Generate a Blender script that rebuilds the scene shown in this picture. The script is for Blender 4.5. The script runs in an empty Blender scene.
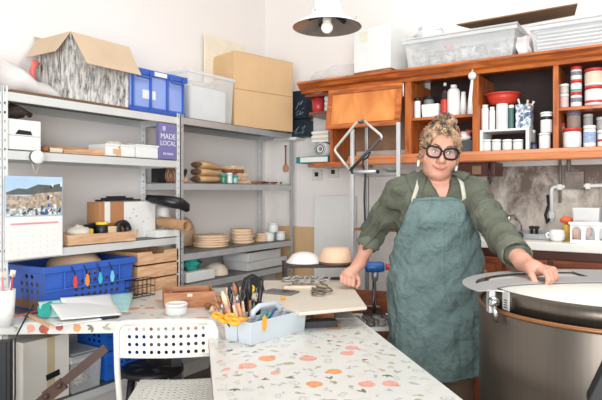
import bpy, bmesh, math, random
import numpy as np
from mathutils import Vector, Matrix
PI=math.pi
sin,cos=math.sin,math.cos
def R(d): return math.radians(d)
SC=bpy.context.scene
COL=SC.collection
# ------------------------------------------------------------ camera model
FPX=565.0; CX=301.0; CY=192.0; H=1.34; PSI=33.0
FW=Vector((-sin(R(PSI)),cos(R(PSI)))); RT=Vector((cos(R(PSI)),sin(R(PSI))))
def wl(lat,D): 
    p=FW*D+RT*lat; return (p.x,p.y)
def at(px,py,z):
    D=(H-z)*FPX/(py-CY); x,y=wl((px-CX)/FPX*D,D); return (x,y,z)
FZ=.09   # floor level
def Dof(x,y): return x*FW.x+y*FW.y
def onXp(px,py,xw):
    y=onX(px,xw); return (xw,y,zof(py,xw,y))
def onX(px,xw):
    d=FW+RT*((px-CX)/FPX); t=xw/d.x; return d.y*t
def onY(px,yw):
    d=FW+RT*((px-CX)/FPX); t=yw/d.y; return d.x*t
def atD(px,D):
    return wl((px-CX)/FPX*D,D)
def zof(py,x,y): return H+(CY-py)/FPX*Dof(x,y)
# ------------------------------------------------------------ materials
def c(r,g,b):
    f=lambda u:(u/255/12.92 if u/255<=.04045 else ((u/255+.055)/1.055)**2.4)
    return (f(r),f(g),f(b),1)
_M={}
def nodes(name):
    m=bpy.data.materials.new(name); m.use_nodes=True
    nt=m.node_tree; b=nt.nodes['Principled BSDF']; return m,nt,b
def mulc(col,k): return (min(1,col[0]*k),min(1,col[1]*k),min(1,col[2]*k),1)
def mat(name,col,rough=.5,metal=0,var=.07,vs=9,bump=0,bs=80,spec=.5,alpha=1,coat=0,stretch=(1,1,1),bd=.01):
    if name in _M: return _M[name]
    m,nt,b=nodes(name); N=nt.nodes; L=nt.links
    tc=N.new('ShaderNodeTexCoord'); mp=N.new('ShaderNodeMapping'); mp.inputs['Scale'].default_value=stretch
    L.new(tc.outputs['Object'],mp.inputs['Vector'])
    nz=N.new('ShaderNodeTexNoise'); nz.inputs['Scale'].default_value=vs; nz.inputs['Detail'].default_value=4
    L.new(mp.outputs[0],nz.inputs['Vector'])
    cr=N.new('ShaderNodeValToRGB'); cr.color_ramp.elements[0].position=.3; cr.color_ramp.elements[1].position=.7
    cr.color_ramp.elements[0].color=mulc(col,1-var); cr.color_ramp.elements[1].color=mulc(col,1+var)
    L.new(nz.outputs['Fac'],cr.inputs[0]); L.new(cr.outputs[0],b.inputs['Base Color'])
    b.inputs['Roughness'].default_value=rough; b.inputs['Metallic'].default_value=metal
    b.inputs['Specular IOR Level'].default_value=spec; b.inputs['Coat Weight'].default_value=coat
    if bump:
        n2=N.new('ShaderNodeTexNoise'); n2.inputs['Scale'].default_value=bs; n2.inputs['Detail'].default_value=3
        L.new(mp.outputs[0],n2.inputs['Vector'])
        bp=N.new('ShaderNodeBump'); bp.inputs['Strength'].default_value=bump; bp.inputs['Distance'].default_value=bd
        L.new(n2.outputs['Fac'],bp.inputs['Height']); L.new(bp.outputs[0],b.inputs['Normal'])
    if alpha<1:
        tr=N.new('ShaderNodeBsdfTransparent'); mx=N.new('ShaderNodeMixShader'); mx.inputs[0].default_value=alpha
        L.new(tr.outputs[0],mx.inputs[1]); L.new(b.outputs[0],mx.inputs[2])
        L.new(mx.outputs[0],N['Material Output'].inputs['Surface'])
    _M[name]=m; return m
def wood(name,c1,c2,rough=.45,scale=5,stretch=(1,8,8),coat=0,knots=0):
    if name in _M: return _M[name]
    m,nt,b=nodes(name); N=nt.nodes; L=nt.links
    tc=N.new('ShaderNodeTexCoord'); mp=N.new('ShaderNodeMapping'); mp.inputs['Scale'].default_value=stretch
    L.new(tc.outputs['Object'],mp.inputs['Vector'])
    nz=N.new('ShaderNodeTexNoise'); nz.inputs['Scale'].default_value=scale; nz.inputs['Detail'].default_value=6; nz.inputs['Distortion'].default_value=.8
    L.new(mp.outputs[0],nz.inputs['Vector'])
    cr=N.new('ShaderNodeValToRGB'); e=cr.color_ramp.elements; e[0].position=.33; e[1].position=.68; e[0].color=c1; e[1].color=c2
    L.new(nz.outputs['Fac'],cr.inputs[0]); L.new(cr.outputs[0],b.inputs['Base Color'])
    b.inputs['Roughness'].default_value=rough; b.inputs['Coat Weight'].default_value=coat
    bp=N.new('ShaderNodeBump'); bp.inputs['Strength'].default_value=.08; bp.inputs['Distance'].default_value=.005
    L.new(nz.outputs['Fac'],bp.inputs['Height']); L.new(bp.outputs[0],b.inputs['Normal'])
    _M[name]=m; return m
def scribble(name,c1,c2,scale=10,stretch=(1,1,1),th=.5,w=.06,rough=.8):
    if name in _M: return _M[name]
    m,nt,b=nodes(name); N=nt.nodes; L=nt.links
    tc=N.new('ShaderNodeTexCoord'); mp=N.new('ShaderNodeMapping'); mp.inputs['Scale'].default_value=stretch
    L.new(tc.outputs['Object'],mp.inputs['Vector'])
    nz=N.new('ShaderNodeTexNoise'); nz.inputs['Scale'].default_value=scale; nz.inputs['Detail'].default_value=7; nz.inputs['Roughness'].default_value=.7; nz.inputs['Distortion'].default_value=.4
    L.new(mp.outputs[0],nz.inputs['Vector'])
    cr=N.new('ShaderNodeValToRGB'); e=cr.color_ramp.elements; e[0].position=th-w; e[1].position=th+w; e[0].color=c1; e[1].color=c2
    L.new(nz.outputs['Fac'],cr.inputs[0]); L.new(cr.outputs[0],b.inputs['Base Color'])
    b.inputs['Roughness'].default_value=rough
    _M[name]=m; return m
# ------------------------------------------------------------ mesh builder
class MB:
    def __init__(s): s.v=[]; s.f=[]; s.mi=[]; s.sm=[]; s.M=Matrix.Identity(4); s.cm=0
    def add(s,vs,fs,smooth=False):
        o=len(s.v)
        for p in vs:
            q=s.M@Vector(p); s.v.append((q.x,q.y,q.z))
        for f in fs: s.f.append(tuple(i+o for i in f)); s.mi.append(s.cm); s.sm.append(smooth)
        return s
    def tf(s,loc=(0,0,0),rot=(0,0,0),sc=(1,1,1)):
        s.M=Matrix.Translation(loc)@Matrix.Rotation(rot[2],4,'Z')@Matrix.Rotation(rot[1],4,'Y')@Matrix.Rotation(rot[0],4,'X')@Matrix.Diagonal((*sc,1)); return s
    def mt(s,i): s.cm=i; return s
    def box(s,x0,x1,y0,y1,z0,z1):
        return s.add([(x0,y0,z0),(x1,y0,z0),(x1,y1,z0),(x0,y1,z0),(x0,y0,z1),(x1,y0,z1),(x1,y1,z1),(x0,y1,z1)],
          [(0,3,2,1),(4,5,6,7),(0,1,5,4),(1,2,6,5),(2,3,7,6),(3,0,4,7)])
    def tbox(s,w,d,h,top=1.1,z0=0):   # tapered box centred
        a,b,ta,tb=w/2,d/2,w/2*top,d/2*top
        return s.add([(-a,-b,z0),(a,-b,z0),(a,b,z0),(-a,b,z0),(-ta,-tb,z0+h),(ta,-tb,z0+h),(ta,tb,z0+h),(-ta,tb,z0+h)],
          [(0,3,2,1),(4,5,6,7),(0,1,5,4),(1,2,6,5),(2,3,7,6),(3,0,4,7)])
    def lathe(s,prof,cx=0,cy=0,z0=0,n=24,smooth=True,caps=False):
        vs=[];fs=[]
        for r,z in prof:
            for i in range(n):
                a=2*PI*i/n; vs.append((cx+r*cos(a),cy+r*sin(a),z0+z))
        for j in range(len(prof)-1):
            for i in range(n):
                fs.append((j*n+i,j*n+(i+1)%n,(j+1)*n+(i+1)%n,(j+1)*n+i))
        if caps and prof[0][0]>1e-5: fs.append(tuple(range(n-1,-1,-1)))
        if caps and prof[-1][0]>1e-5: fs.append(tuple((len(prof)-1)*n+i for i in range(n)))
        return s.add(vs,fs,smooth)
    def shell(s,prof,t=.003,**k):     # open vessel: profile out then in
        inner=[(max(r-t,0),z+(t if i==0 else 0)) for i,(r,z) in enumerate(prof)][::-1]
        return s.lathe([(0,prof[0][1])]+prof+inner+[(0,inner[-1][1])],**k)
    def tube(s,pts,r,n=8,closed=False,smooth=True,flat=None):
        P=[Vector(p) for p in pts]; m=len(P); rs=r if isinstance(r,(list,tuple)) else [r]*m
        vs=[];fs=[];up=None
        for i in range(m):
            if closed: t=(P[(i+1)%m]-P[i-1])
            else: t=P[min(i+1,m-1)]-P[max(i-1,0)]
            if t.length<1e-9: t=Vector((0,0,1))
            t.normalize()
            if up is None:
                up=Vector((0,0,1)) if abs(t.z)<.9 else Vector((1,0,0))
            sx=t.cross(up)
            if sx.length<1e-6: sx=t.orthogonal()
            sx.normalize(); up=sx.cross(t).normalized()
            for j in range(n):
                a=2*PI*j/n; q=P[i]+(sx*cos(a)+up*sin(a)*(flat if flat else 1))*rs[i]; vs.append(q)
        for i in range(m if closed else m-1):
            k=(i+1)%m
            for j in range(n): fs.append((i*n+j,i*n+(j+1)%n,k*n+(j+1)%n,k*n+j))
        if not closed:
            fs.append(tuple(range(n-1,-1,-1))); fs.append(tuple((m-1)*n+j for j in range(n)))
        return s.add(vs,fs,smooth)
    def rod(s,a,b,w,h):              # rectangular bar between points
        A=Vector(a);B=Vector(b);t=(B-A).normalized(); up=Vector((0,0,1)) if abs(t.z)<.9 else Vector((0,1,0))
        x=t.cross(up).normalized()*w/2; y=x.cross(t).normalized()*h/2
        vs=[A-x-y,A+x-y,A+x+y,A-x+y,B-x-y,B+x-y,B+x+y,B-x+y]
        return s.add(vs,[(0,3,2,1),(4,5,6,7),(0,1,5,4),(1,2,6,5),(2,3,7,6),(3,0,4,7)])
    def prism(s,poly,z0,z1):
        n=len(poly); vs=[(x,y,z0) for x,y in poly]+[(x,y,z1) for x,y in poly]
        return s.add(vs,[tuple(range(n-1,-1,-1)),tuple(range(n,2*n))]+[(i,(i+1)%n,n+(i+1)%n,n+i) for i in range(n)])
    def prismy(s,poly,y0,y1):        # poly in xz, extruded in y
        n=len(poly); vs=[(x,y0,z) for x,z in poly]+[(x,y1,z) for x,z in poly]
        return s.add(vs,[tuple(range(n)),tuple(range(2*n-1,n-1,-1))]+[(i,n+i,n+(i+1)%n,(i+1)%n) for i in range(n)])
    def prismx(s,poly,x0,x1):        # poly in yz, extruded in x
        n=len(poly); vs=[(x0,y,z) for y,z in poly]+[(x1,y,z) for y,z in poly]
        return s.add(vs,[tuple(range(n-1,-1,-1)),tuple(range(n,2*n))]+[(i,(i+1)%n,n+(i+1)%n,n+i) for i in range(n)])
    def grid(s,fn,nu,nv,smooth=True):
        vs=[fn(i/nu,j/nv) for j in range(nv+1) for i in range(nu+1)]; w=nu+1
        return s.add(vs,[(j*w+i,j*w+i+1,(j+1)*w+i+1,(j+1)*w+i) for j in range(nv) for i in range(nu)],smooth)
    def perf(s,fn,nu,nv,hole=.5,skip=None):   # perforated sheet
        for j in range(nv):
            for i in range(nu):
                u0,u1,v0,v1=i/nu,(i+1)/nu,j/nv,(j+1)/nv; um,vm=(u0+u1)/2,(v0+v1)/2
                o=[(u0,v0),(um,v0),(u1,v0),(u1,vm),(u1,v1),(um,v1),(u0,v1),(u0,vm)]
                if skip and skip(i,j): s.add([fn(*q) for q in o],[tuple(range(8))]); continue
                q=[]
                for k in range(8):
                    a=PI*1.25+k*PI/4; q.append((um+(u1-u0)/2*hole*cos(a),vm+(v1-v0)/2*hole*sin(a)))
                s.add([fn(*t) for t in o+q],[(k,(k+1)%8,8+(k+1)%8,8+k) for k in range(8)])
        return s
    def blob(s,ctr,rad,amp=.1,seed=0,n=16,m=10,freq=3):
        rn=random.Random(seed); ph=[rn.uniform(0,6.28) for _ in range(9)]
        vs=[];fs=[]
        for j in range(m+1):
            th=PI*j/m
            for i in range(n):
                a=2*PI*i/n; d=Vector((sin(th)*cos(a),sin(th)*sin(a),cos(th)))
                k=1+amp*(sin(freq*d.x+ph[0])+sin(freq*d.y*1.3+ph[1])+sin(freq*d.z*1.6+ph[2])+.6*sin(freq*2.3*(d.x+d.z)+ph[3])+.6*sin(freq*2.7*(d.y-d.x)+ph[4]))/2
                vs.append((ctr[0]+d.x*rad[0]*k,ctr[1]+d.y*rad[1]*k,ctr[2]+d.z*rad[2]*k))
        for j in range(m):
            for i in range(n): fs.append((j*n+i,(j+1)*n+i,(j+1)*n+(i+1)%n,j*n+(i+1)%n))
        return s.add(vs,fs,True)
    def text(s,txt,size,loc,rot,ext=.0006,align='CENTER'):
        cu=bpy.data.curves.new('t','FONT'); cu.body=txt; cu.size=size; cu.align_x=align; cu.extrude=ext
        o=bpy.data.objects.new('t',cu); COL.objects.link(o)
        dg=bpy.context.evaluated_depsgraph_get(); me=bpy.data.meshes.new_from_object(o.evaluated_get(dg))
        MM=s.M.copy(); s.M=MM@Matrix.Translation(loc)@Matrix.Rotation(rot[2],4,'Z')@Matrix.Rotation(rot[1],4,'Y')@Matrix.Rotation(rot[0],4,'X')
        s.add([v.co for v in me.vertices],[tuple(p.vertices) for p in me.polygons]); s.M=MM
        bpy.data.objects.remove(o); bpy.data.meshes.remove(me); bpy.data.curves.remove(cu); return s
    def build(s,name,mats,parent=None,bevel=0,solid=0,seg=2,off=0,subd=0):
        me=bpy.data.meshes.new(name); me.from_pydata(s.v,[],s.f); me.update()
        if not isinstance(mats,(list,tuple)): mats=[mats]
        for m in mats: me.materials.append(m)
        me.polygons.foreach_set('material_index',s.mi); me.polygons.foreach_set('use_smooth',s.sm)
        o=bpy.data.objects.new(name,me); COL.objects.link(o)
        if parent: o.parent=parent
        if solid:
            d=o.modifiers.new('s','SOLIDIFY'); d.thickness=solid; d.offset=off
        if bevel:
            d=o.modifiers.new('b','BEVEL'); d.width=bevel; d.segments=seg; d.limit_method='ANGLE'; d.angle_limit=R(40); d.harden_normals=False
        if subd:
            d=o.modifiers.new('u','SUBSURF'); d.levels=subd; d.render_levels=subd
        return o
def tag(o,label,cat,group=None,kind=None):
    o['label']=label; o['category']=cat
    if group: o['group']=group
    if kind: o['kind']=kind
    return o
def thing(name,label,cat,loc=(0,0,0),rz=0,group=None):
    o=bpy.data.objects.new(name,None); COL.objects.link(o); o.empty_display_size=.05
    o.location=loc; o.rotation_euler=(0,0,rz); return tag(o,label,cat,group)
def solo(mb,name,mats,label,cat,loc=(0,0,0),rz=0,group=None,kind=None,**k):
    o=mb.build(name,mats,None,**k); o.location=loc; o.rotation_euler=(0,0,rz); return tag(o,label,cat,group,kind)
def struct(mb,name,mats,**k):
    o=mb.build(name,mats,None,**k); o['kind']='structure'; return o
LR=R(90)      # local frame of things on the left wall (x along the wall, y into it)
def L(px0,px1,xf,z):            # centre-front location and width on plane x=xf
    y0,y1=onX(px0,xf),onX(px1,xf); return (xf,(y0+y1)/2,z),abs(y1-y0)
def B(px0,px1,yf,z):
    x0,x1=onY(px0,yf),onY(px1,yf); return ((x0+x1)/2,yf,z),abs(x1-x0)
def hz(loc,py): return zof(py,loc[0],loc[1])-loc[2]   # height from base to pixel row
# ------------------------------------------------------------ common materials
WHITE=mat('white_plastic',c(232,233,230),.4,var=.02)
PAPER=mat('white_paper',c(226,226,222),.8,var=.03)
CARD=mat('cardboard',c(206,182,154),.85,var=.06,vs=6,bump=.05)
CARD2=mat('tan_cardboard',c(218,182,138),.85,var=.05,vs=5,bump=.05)
CARDD=mat('dark_cardboard',c(120,88,60),.85,var=.12)
TAPE=mat('pale_tape',c(222,205,180),.35,var=.03)
BLACK=mat('black_plastic',c(26,27,30),.45,var=.1)
DARK=mat('dark_rubber',c(45,45,47),.7,var=.15)
STEEL=mat('galvanised_steel',c(170,172,172),.42,.75,var=.12,vs=14)
SHELFW=mat('painted_shelf_white',c(226,228,226),.4,.15,var=.03)
CHROME=mat('chrome',c(205,205,205),.18,1,var=.03)
GREYP=mat('grey_plastic',c(188,196,202),.4,var=.03)
BLUE=mat('blue_crate_plastic',c(52,94,182),.4,var=.08)
BLUEL=mat('light_blue_plastic',c(150,172,232),.4,var=.06,alpha=.9)
CLEAR=mat('clear_plastic',c(236,239,240),.22,var=.03,alpha=.42)
CLEARD=mat('clear_plastic_sheet',c(235,238,238),.3,var=.05,alpha=.26)
TAN=wood('pale_plywood',c(212,172,134),c(240,214,184),.6,6,(2,2,14))
PINE=wood('pine_board',c(198,150,112),c(226,186,148),.55,5,(2,12,12))
BROWNW=wood('brown_wood',c(122,76,44),c(168,108,66),.5,5,(2,9,9))
ORANGE=wood('orange_varnished_wood',c(142,66,22),c(208,116,48),.35,4,(1.2,9,9),coat=.25)
ORANGEV=wood('orange_varnished_wood_upright',c(142,66,22),c(208,116,48),.35,4,(9,9,1.2),coat=.25)
PANELW=wood('honey_veneer_panel',c(184,100,38),c(232,150,78),.35,2.2,(3.5,4,.9),coat=.25)
REDW=wood('red_brown_wood',c(104,50,28),c(148,78,42),.38,4,(1.2,8,8),coat=.2)
DKWOOD=wood('dark_brown_back',c(34,20,15),c(56,32,23),.6,4,(2,6,6))
TEAL=mat('teal_cloth',c(42,160,146),.8,var=.12)
TERRA=mat('red_plastic',c(200,62,46),.4,var=.05)
REDL=mat('red_lid',c(198,52,48),.4,var=.05)
GREYL=mat('grey_label',c(120,124,128),.6,var=.2,vs=90)
BEIGE=mat('cream_clay',c(228,212,190),.75,var=.05,bump=.1)
LINEN=mat('cream_linen',c(208,197,182),.85,var=.04,bump=.1)
ORG=mat('orange_plastic',c(240,160,44),.4,var=.06)
# ============================================================ SETTING
XW=-2.74; YW=3.69; XF=-2.4; YF=3.34
WALL=mat('white_wall_paint',c(240,234,230),.9,var=.015,vs=1.5,bump=.03,bs=30)
m=MB().box(XW-.12,XW,-1.5,YW+.12,FZ,3.3); struct(m,'wall_left',WALL)
m=MB().box(XW,2.2,YW,YW+.12,FZ,3.3); struct(m,'wall_back',WALL)
m=MB().box(XW-.12,2.2,-1.5,YW+.12,FZ-.1,FZ); struct(m,'floor',scribble('grey_concrete_floor',c(120,112,104),c(160,152,142),3,(1,1,1),.5,.3))
m=MB().box(XW-.12,2.2,.4,YW+.12,3.3,3.4); struct(m,'ceiling',mat('ceiling_paint',c(240,240,238),.9,var=.01))
# stained plaster behind the sink
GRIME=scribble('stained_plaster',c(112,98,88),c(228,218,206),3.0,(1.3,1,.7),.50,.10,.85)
x0=onY(486,YW); m=MB()
pts=[]; rn=random.Random(3)
n=40
top=[(x0+(2.1-x0)*i/n,1.50) for i in range(n+1)]
bot=[(x0+(2.1-x0)*i/n-(.0 if i else -.05),1.10) for i in range(n+1)]
m.prismy([(x,z) for x,z in bot]+[(x,z) for x,z in top[::-1]],YW-.006,YW-.001)
struct(m,'trim_1',GRIME)
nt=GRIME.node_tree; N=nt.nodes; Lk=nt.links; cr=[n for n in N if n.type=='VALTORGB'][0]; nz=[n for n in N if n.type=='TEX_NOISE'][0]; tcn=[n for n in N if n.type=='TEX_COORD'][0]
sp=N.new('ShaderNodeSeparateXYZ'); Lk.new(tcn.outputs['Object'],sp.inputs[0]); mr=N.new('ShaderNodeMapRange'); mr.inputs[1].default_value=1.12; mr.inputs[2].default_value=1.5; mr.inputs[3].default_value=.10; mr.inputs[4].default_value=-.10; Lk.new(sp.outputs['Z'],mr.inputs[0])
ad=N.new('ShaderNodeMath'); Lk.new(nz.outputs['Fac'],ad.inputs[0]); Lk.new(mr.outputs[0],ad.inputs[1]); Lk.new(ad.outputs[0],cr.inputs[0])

# ============================================================ SHELVING
def shelving(name,label,px0,px1,levels,sgroup,colr,w0=.026,w1=.026,ztop=1.80-FZ):
    levels=[q-FZ for q in levels]
    y0,y1=onX(px0,XF),onX(px1,XF); W=y1-y0; D=.325
    t=thing(name,label,'shelving',(XF,y0,FZ),LR,sgroup)
    for (x,sx,w) in ((0,1,w0),(W,-1,w1)):
        for (y,sy) in ((0,1),(D,-1)):
            m=MB(); th=.002
            def strip(a0,a1,z0,z1):
                xs=sorted((x+sx*a0,x+sx*a1)); ys=sorted((y,y+sy*th)); m.box(xs[0],xs[1],ys[0],ys[1],z0,z1)
            def strip2(a0,a1,z0,z1):
                ys=sorted((y+sy*a0,y+sy*a1)); xs=sorted((x,x+sx*th)); m.box(xs[0],xs[1],ys[0],ys[1],z0,z1)
            for f,ww in ((strip,w),(strip2,.032)):
                f(0,ww*.33,0,ztop); f(ww*.67,ww,0,ztop)
                z=0
                while z<ztop-.03: f(ww*.33,ww*.67,z,z+.029); z+=.04
            m.build('post',colr[0],t)
    for z in levels:
        m=MB(); h=.042; e=.003; x0,x1=e,W-e; yf,yb=.003,D-.003
        m.mt(1).box(x0,x1,yf,yb,z-.004,z); m.mt(0)
        m.box(x0,x1,yf,yf+.003,z-h,z-.004); m.box(x0,x1,yb-.003,yb,z-h,z-.004)
        m.box(x0,x0+.003,yf,yb,z-h,z-.004); m.box(x1-.003,x1,yf,yb,z-h,z-.004)
        m.box(x0,x1,yf+.003,yf+.018,z-h,z-h+.003)
        m.build('shelf',[colr[1],DECK],t)
    return t
DECK=mat('shaded_steel_deck',c(118,117,114),.5,.5,var=.1)  # steel darkened so the shelf undersides carry their shade in the colour
LEV_A=[1.78,1.525,1.08,.786,.36]
LEV_B=[1.785,1.395,.975,.79,.36]
SHG=mat('shelf_grey_steel',c(196,198,198),.4,.45,var=.06)
shelving('shelving_unit','white metal shelving unit at left holding the blue perforated crate and calendar',2,180,LEV_A,None,(SHELFW,mat('shelf_white_steel',c(220,222,220),.4,.25,var=.03)),w1=.024)
shelving('shelving_unit','grey metal shelving unit next to the corner holding stacks of round wooden bats',180.6,293,LEV_B,None,(SHG,SHG),w0=.024)

# ============================================================ generic makers
def carton(label,loc,rz,w,d,h,mt=CARD,cat='box',group=None,name='cardboard_box',flaps=(),tape=None,closed=True,th=.004,tapem=TAPE):
    """local: x right, y into depth, origin centre-front-bottom"""
    t=thing(name,label,cat,loc,rz,group); m=MB(); a=w/2
    if closed: m.box(-a,a,0,d,0,h)
    else:
        m.box(-a,a,0,d,0,th); m.box(-a,a,0,th,th,h); m.box(-a,a,d-th,d,th,h); m.box(-a,-a+th,th,d-th,th,h); m.box(a-th,a,th,d-th,th,h)
    m.build('body',mt,t,bevel=.002 if closed else 0)
    for (side,ln,ang,fm) in flaps:       # ang: degrees outward from vertical
        s_,c_=sin(R(ang)),cos(R(ang)); m=MB()
        if side=='f': p=[(-a,-.001,h),(a,-.001,h),(a-.01,-ln*s_-.001,h+ln*c_),(-a+.01,-ln*s_-.001,h+ln*c_)]
        if side=='b': p=[(-a,d,h),(a,d,h),(a,d+ln*s_,h+ln*c_),(-a,d+ln*s_,h+ln*c_)]
        if side=='l': p=[(-a-.001,0,h),(-a-.001,d,h),(-a-ln*s_-.001,d-.01,h+ln*c_),(-a-ln*s_-.001,.01,h+ln*c_)]
        if side=='r': p=[(a,0,h),(a,d,h),(a+ln*s_,d,h+ln*c_),(a+ln*s_,0,h+ln*c_)]
        m.add(p,[(0,1,2,3)]); m.build('flap',fm or mt,t,solid=.003)
    if tape:
        u,tw=tape; m=MB(); m.box(u-tw/2,u+tw/2,-.0012,-.0002,h*.0+.002,h+.0005); m.box(u-tw/2,u+tw/2,-.0012,d,h+.0002,h+.0012); m.build('tape',tapem,t)
    return t
def crate(label,loc,rz,w,d,h,mt=BLUE,group=None,taper=.93,rib=True,holes=(8,3),name='plastic_crate',cat='crate',handle=True,rimh=.03):
    t=thing(name,label,cat,loc,rz,group); a=w/2; k=taper; th=.0035
    def side(p0,p1,q0,q1,nu,nv,skip):   # p bottom, q top
        P0,P1,Q0,Q1=map(Vector,(p0,p1,q0,q1))
        m=MB(); m.perf(lambda u,v:(P0.lerp(P1,u)).lerp(Q0.lerp(Q1,u),v),nu,nv,.62,skip); return m
    bo=[(-a*k,d/2-d/2*k),(a*k,d/2-d/2*k),(a*k,d/2+d/2*k),(-a*k,d/2+d/2*k)]
    to=[(-a,0),(a,0),(a,d),(-a,d)]
    nm=['side_panel']*4
    for i in range(4):
        j=(i+1)%4; nu=holes[0]*2 if i%2==0 else holes[0]; nv=holes[1]+3
        sk=lambda ii,jj,nu=nu,nv=nv:(ii<nu*.25 or ii>=nu*.8 or jj<1 or jj>=nv-2) and not(jj==nv-2 and nu*.4<ii<nu*.6 and handle)
        side((*bo[i],0),(*bo[j],0),(*to[i],h),(*to[j],h),nu,nv,sk).build('side_panel',mt,t,solid=th)
    m=MB(); m.prism(bo,0,.004); m.build('base',mt,t)
    m=MB(); e=.012
    for (x0,x1,y0,y1) in ((-a-e,a+e,-e,.002),(-a-e,a+e,d-.002,d+e),(-a-e,-a+.002,.002,d-.002),(a-.002,a+e,.002,d-.002)):
        m.box(x0,x1,y0,y1,h-rimh,h)
    if rib:
        for q in (-.62,-.2,.2,.62): m.box(a*q-.004,a*q+.004,-e,-.001,h*.45,h-rimh)
        m.box(-a,a,-e,-.001,h*.45,h*.45+.008)
    m.build('rim',mt,t,bevel=.003)
    return t
def clearbin(label,loc,rz,w,d,h,group=None,lid=True,contents=None,name='storage_bin',lidm=None):
    t=thing(name,label,'storage bin',loc,rz,group); a=w/2; th=.004
    m=MB(); b=.93
    bo=[(-a*b,d*.04),(a*b,d*.04),(a*b,d*.96),(-a*b,d*.96)]; to=[(-a,0),(a,0),(a,d),(-a,d)]
    vs=[(*p,0) for p in bo]+[(*p,h) for p in to]; m.add(vs,[(3,2,1,0)]+[(i,(i+1)%4,4+(i+1)%4,4+i) for i in range(4)])
    m.build('body',CLEARD,t,solid=th)
    m=MB(); e=.01
    for (x0,x1,y0,y1) in ((-a-e,a+e,-e,0),(-a-e,a+e,d,d+e),(-a-e,-a,0,d),(a,a+e,0,d)): m.box(x0,x1,y0,y1,h-.022,h-.002)
    m.build('rim',CLEAR,t,bevel=.003)
    if lid:
        m=MB(); m.box(-a-e-.003,a+e+.003,-e-.003,d+e+.003,h,h+.012); m.box(-a*.9,a*.9,d*.06,d*.94,h+.012,h+.018); m.build('lid',lidm or CLEAR,t,bevel=.004)
    return t
def jar(label,loc,r,h,bm,lm,group=None,cat='jar',name='jar',lidh=.018,lab=None,lidr=1.04,n=20):
    t=thing(name,label,cat,loc,random.uniform(0,.6),group)
    m=MB(); hb=h-lidh; m.lathe([(0,0),(r*.94,0),(r,.006),(r,hb-.008),(r*.93,hb-.001),(0,hb-.001)],n=n); m.build('body',bm,t)
    if lm:
        m=MB(); m.lathe([(0,hb),(r*lidr,hb),(r*lidr,hb+lidh-.003),(r*lidr-.003,hb+lidh),(r*.85,hb+lidh),(r*.83,hb+lidh-.003),(0,hb+lidh-.003)],n=n); m.build('lid',lm,t)
    if lab:
        m=MB(); m.lathe([(r+.0006,h*lab[1]),(r+.0006,h*lab[2])],n=n); m.build('paper_label',lab[0],t)
    return t
def bottle(label,loc,r,h,bm,cm,neck=.3,group=None,lab=None,shoulder=.72,name='bottle',caph=.02):
    t=thing(name,label,'bottle',loc,0,group); m=MB()
    m.lathe([(0,0),(r*.95,0),(r,.006),(r,h*shoulder),(r*.8,h*(shoulder+.07)),(r*neck,h*(shoulder+.13)),(r*neck,h-caph),(0,h-caph)],n=18); m.build('body',bm,t)
    m=MB(); m.lathe([(0,h-caph),(r*neck*1.25,h-caph),(r*neck*1.25,h-.002),(r*neck,h),(0,h)],n=14); m.build('cap',cm,t)
    if lab:
        m=MB(); m.lathe([(r+.0006,h*lab[1]),(r+.0006,h*lab[2])],n=18); m.build('paper_label',lab[0],t)
    return t
def disc(label,loc,r,th,mt,group=None,name='wooden_bat',cat='bat',rz=0,tilt=None):
    m=MB(); m.lathe([(0,0),(r*.97,0),(r,th*.3),(r,th*.75),(r*.975,th),(0,th)],n=28)
    o=solo(m,name,mt,label,cat,loc,rz,group)
    if tilt: o.rotation_euler=tilt
    return o
# ============================================================ TOP OF THE LEFT UNIT (z 1.78)
ZA=1.782
# flat sheets under the box
l,w=L(12,128,XF-.012,ZA); m=MB().box(-w/2,w/2,0,.29,0,.009)
solo(m,'cardboard_sheet',CARDD,'brown cardboard sheet lying under the black and white box on the top shelf','cardboard sheet',l,LR)
# black-white scribbled carton
SCRB=scribble('black_and_white_brushed_paint',c(40,38,37),c(226,223,218),26,(2.0,2.0,.5),.46,.12)
SCRB2=mat('black_inside',c(30,27,26),.9,var=.2)
l,w=L(70,129,XF-.03,ZA+.011); hh=.325
t=carton('cardboard box brushed with black and white paint, its tan flaps folded out',l,R(90),w*.98,.27,hh,SCRB,flaps=(('f',.20,146,CARD),('l',.13,146,CARD),('b',.06,60,CARD),('r',.05,165,CARD)),closed=False)
# white plastic bag in front-left
SHEET=mat('cloudy_plastic_film',c(226,222,220),.35,var=.05,bump=.3,bs=25)
l,w=L(1,66,XF-.06,ZA+.011); m=MB()
def bag(u,v):
    x=(u-.5)*w; a=2*PI*v; r=.080*(1-.8*u)*(1+.1*sin(9*u+3*cos(a)))+.006
    return (x,.105+r*1.15*cos(a),max(.0,r*1.0+r*1.0*sin(a)+.004*sin(17*u)))
m.grid(bag,18,16); solo(m,'plastic_bag',SHEET,'long cloudy white plastic bag at the left end of the top shelf','bag',l,R(82))
l,w=L(29,36,XF-.22,ZA+.011); m=MB(); m.tube([(0,0,0),(0,0,.15),(.02,0,.19)],[.012,.014,.02])
solo(m,'plastic_wrapper',mat('pink_film',c(232,120,110),.4),'pink plastic wrapper poking up behind the black and white box','wrapper',l,LR)
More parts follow.
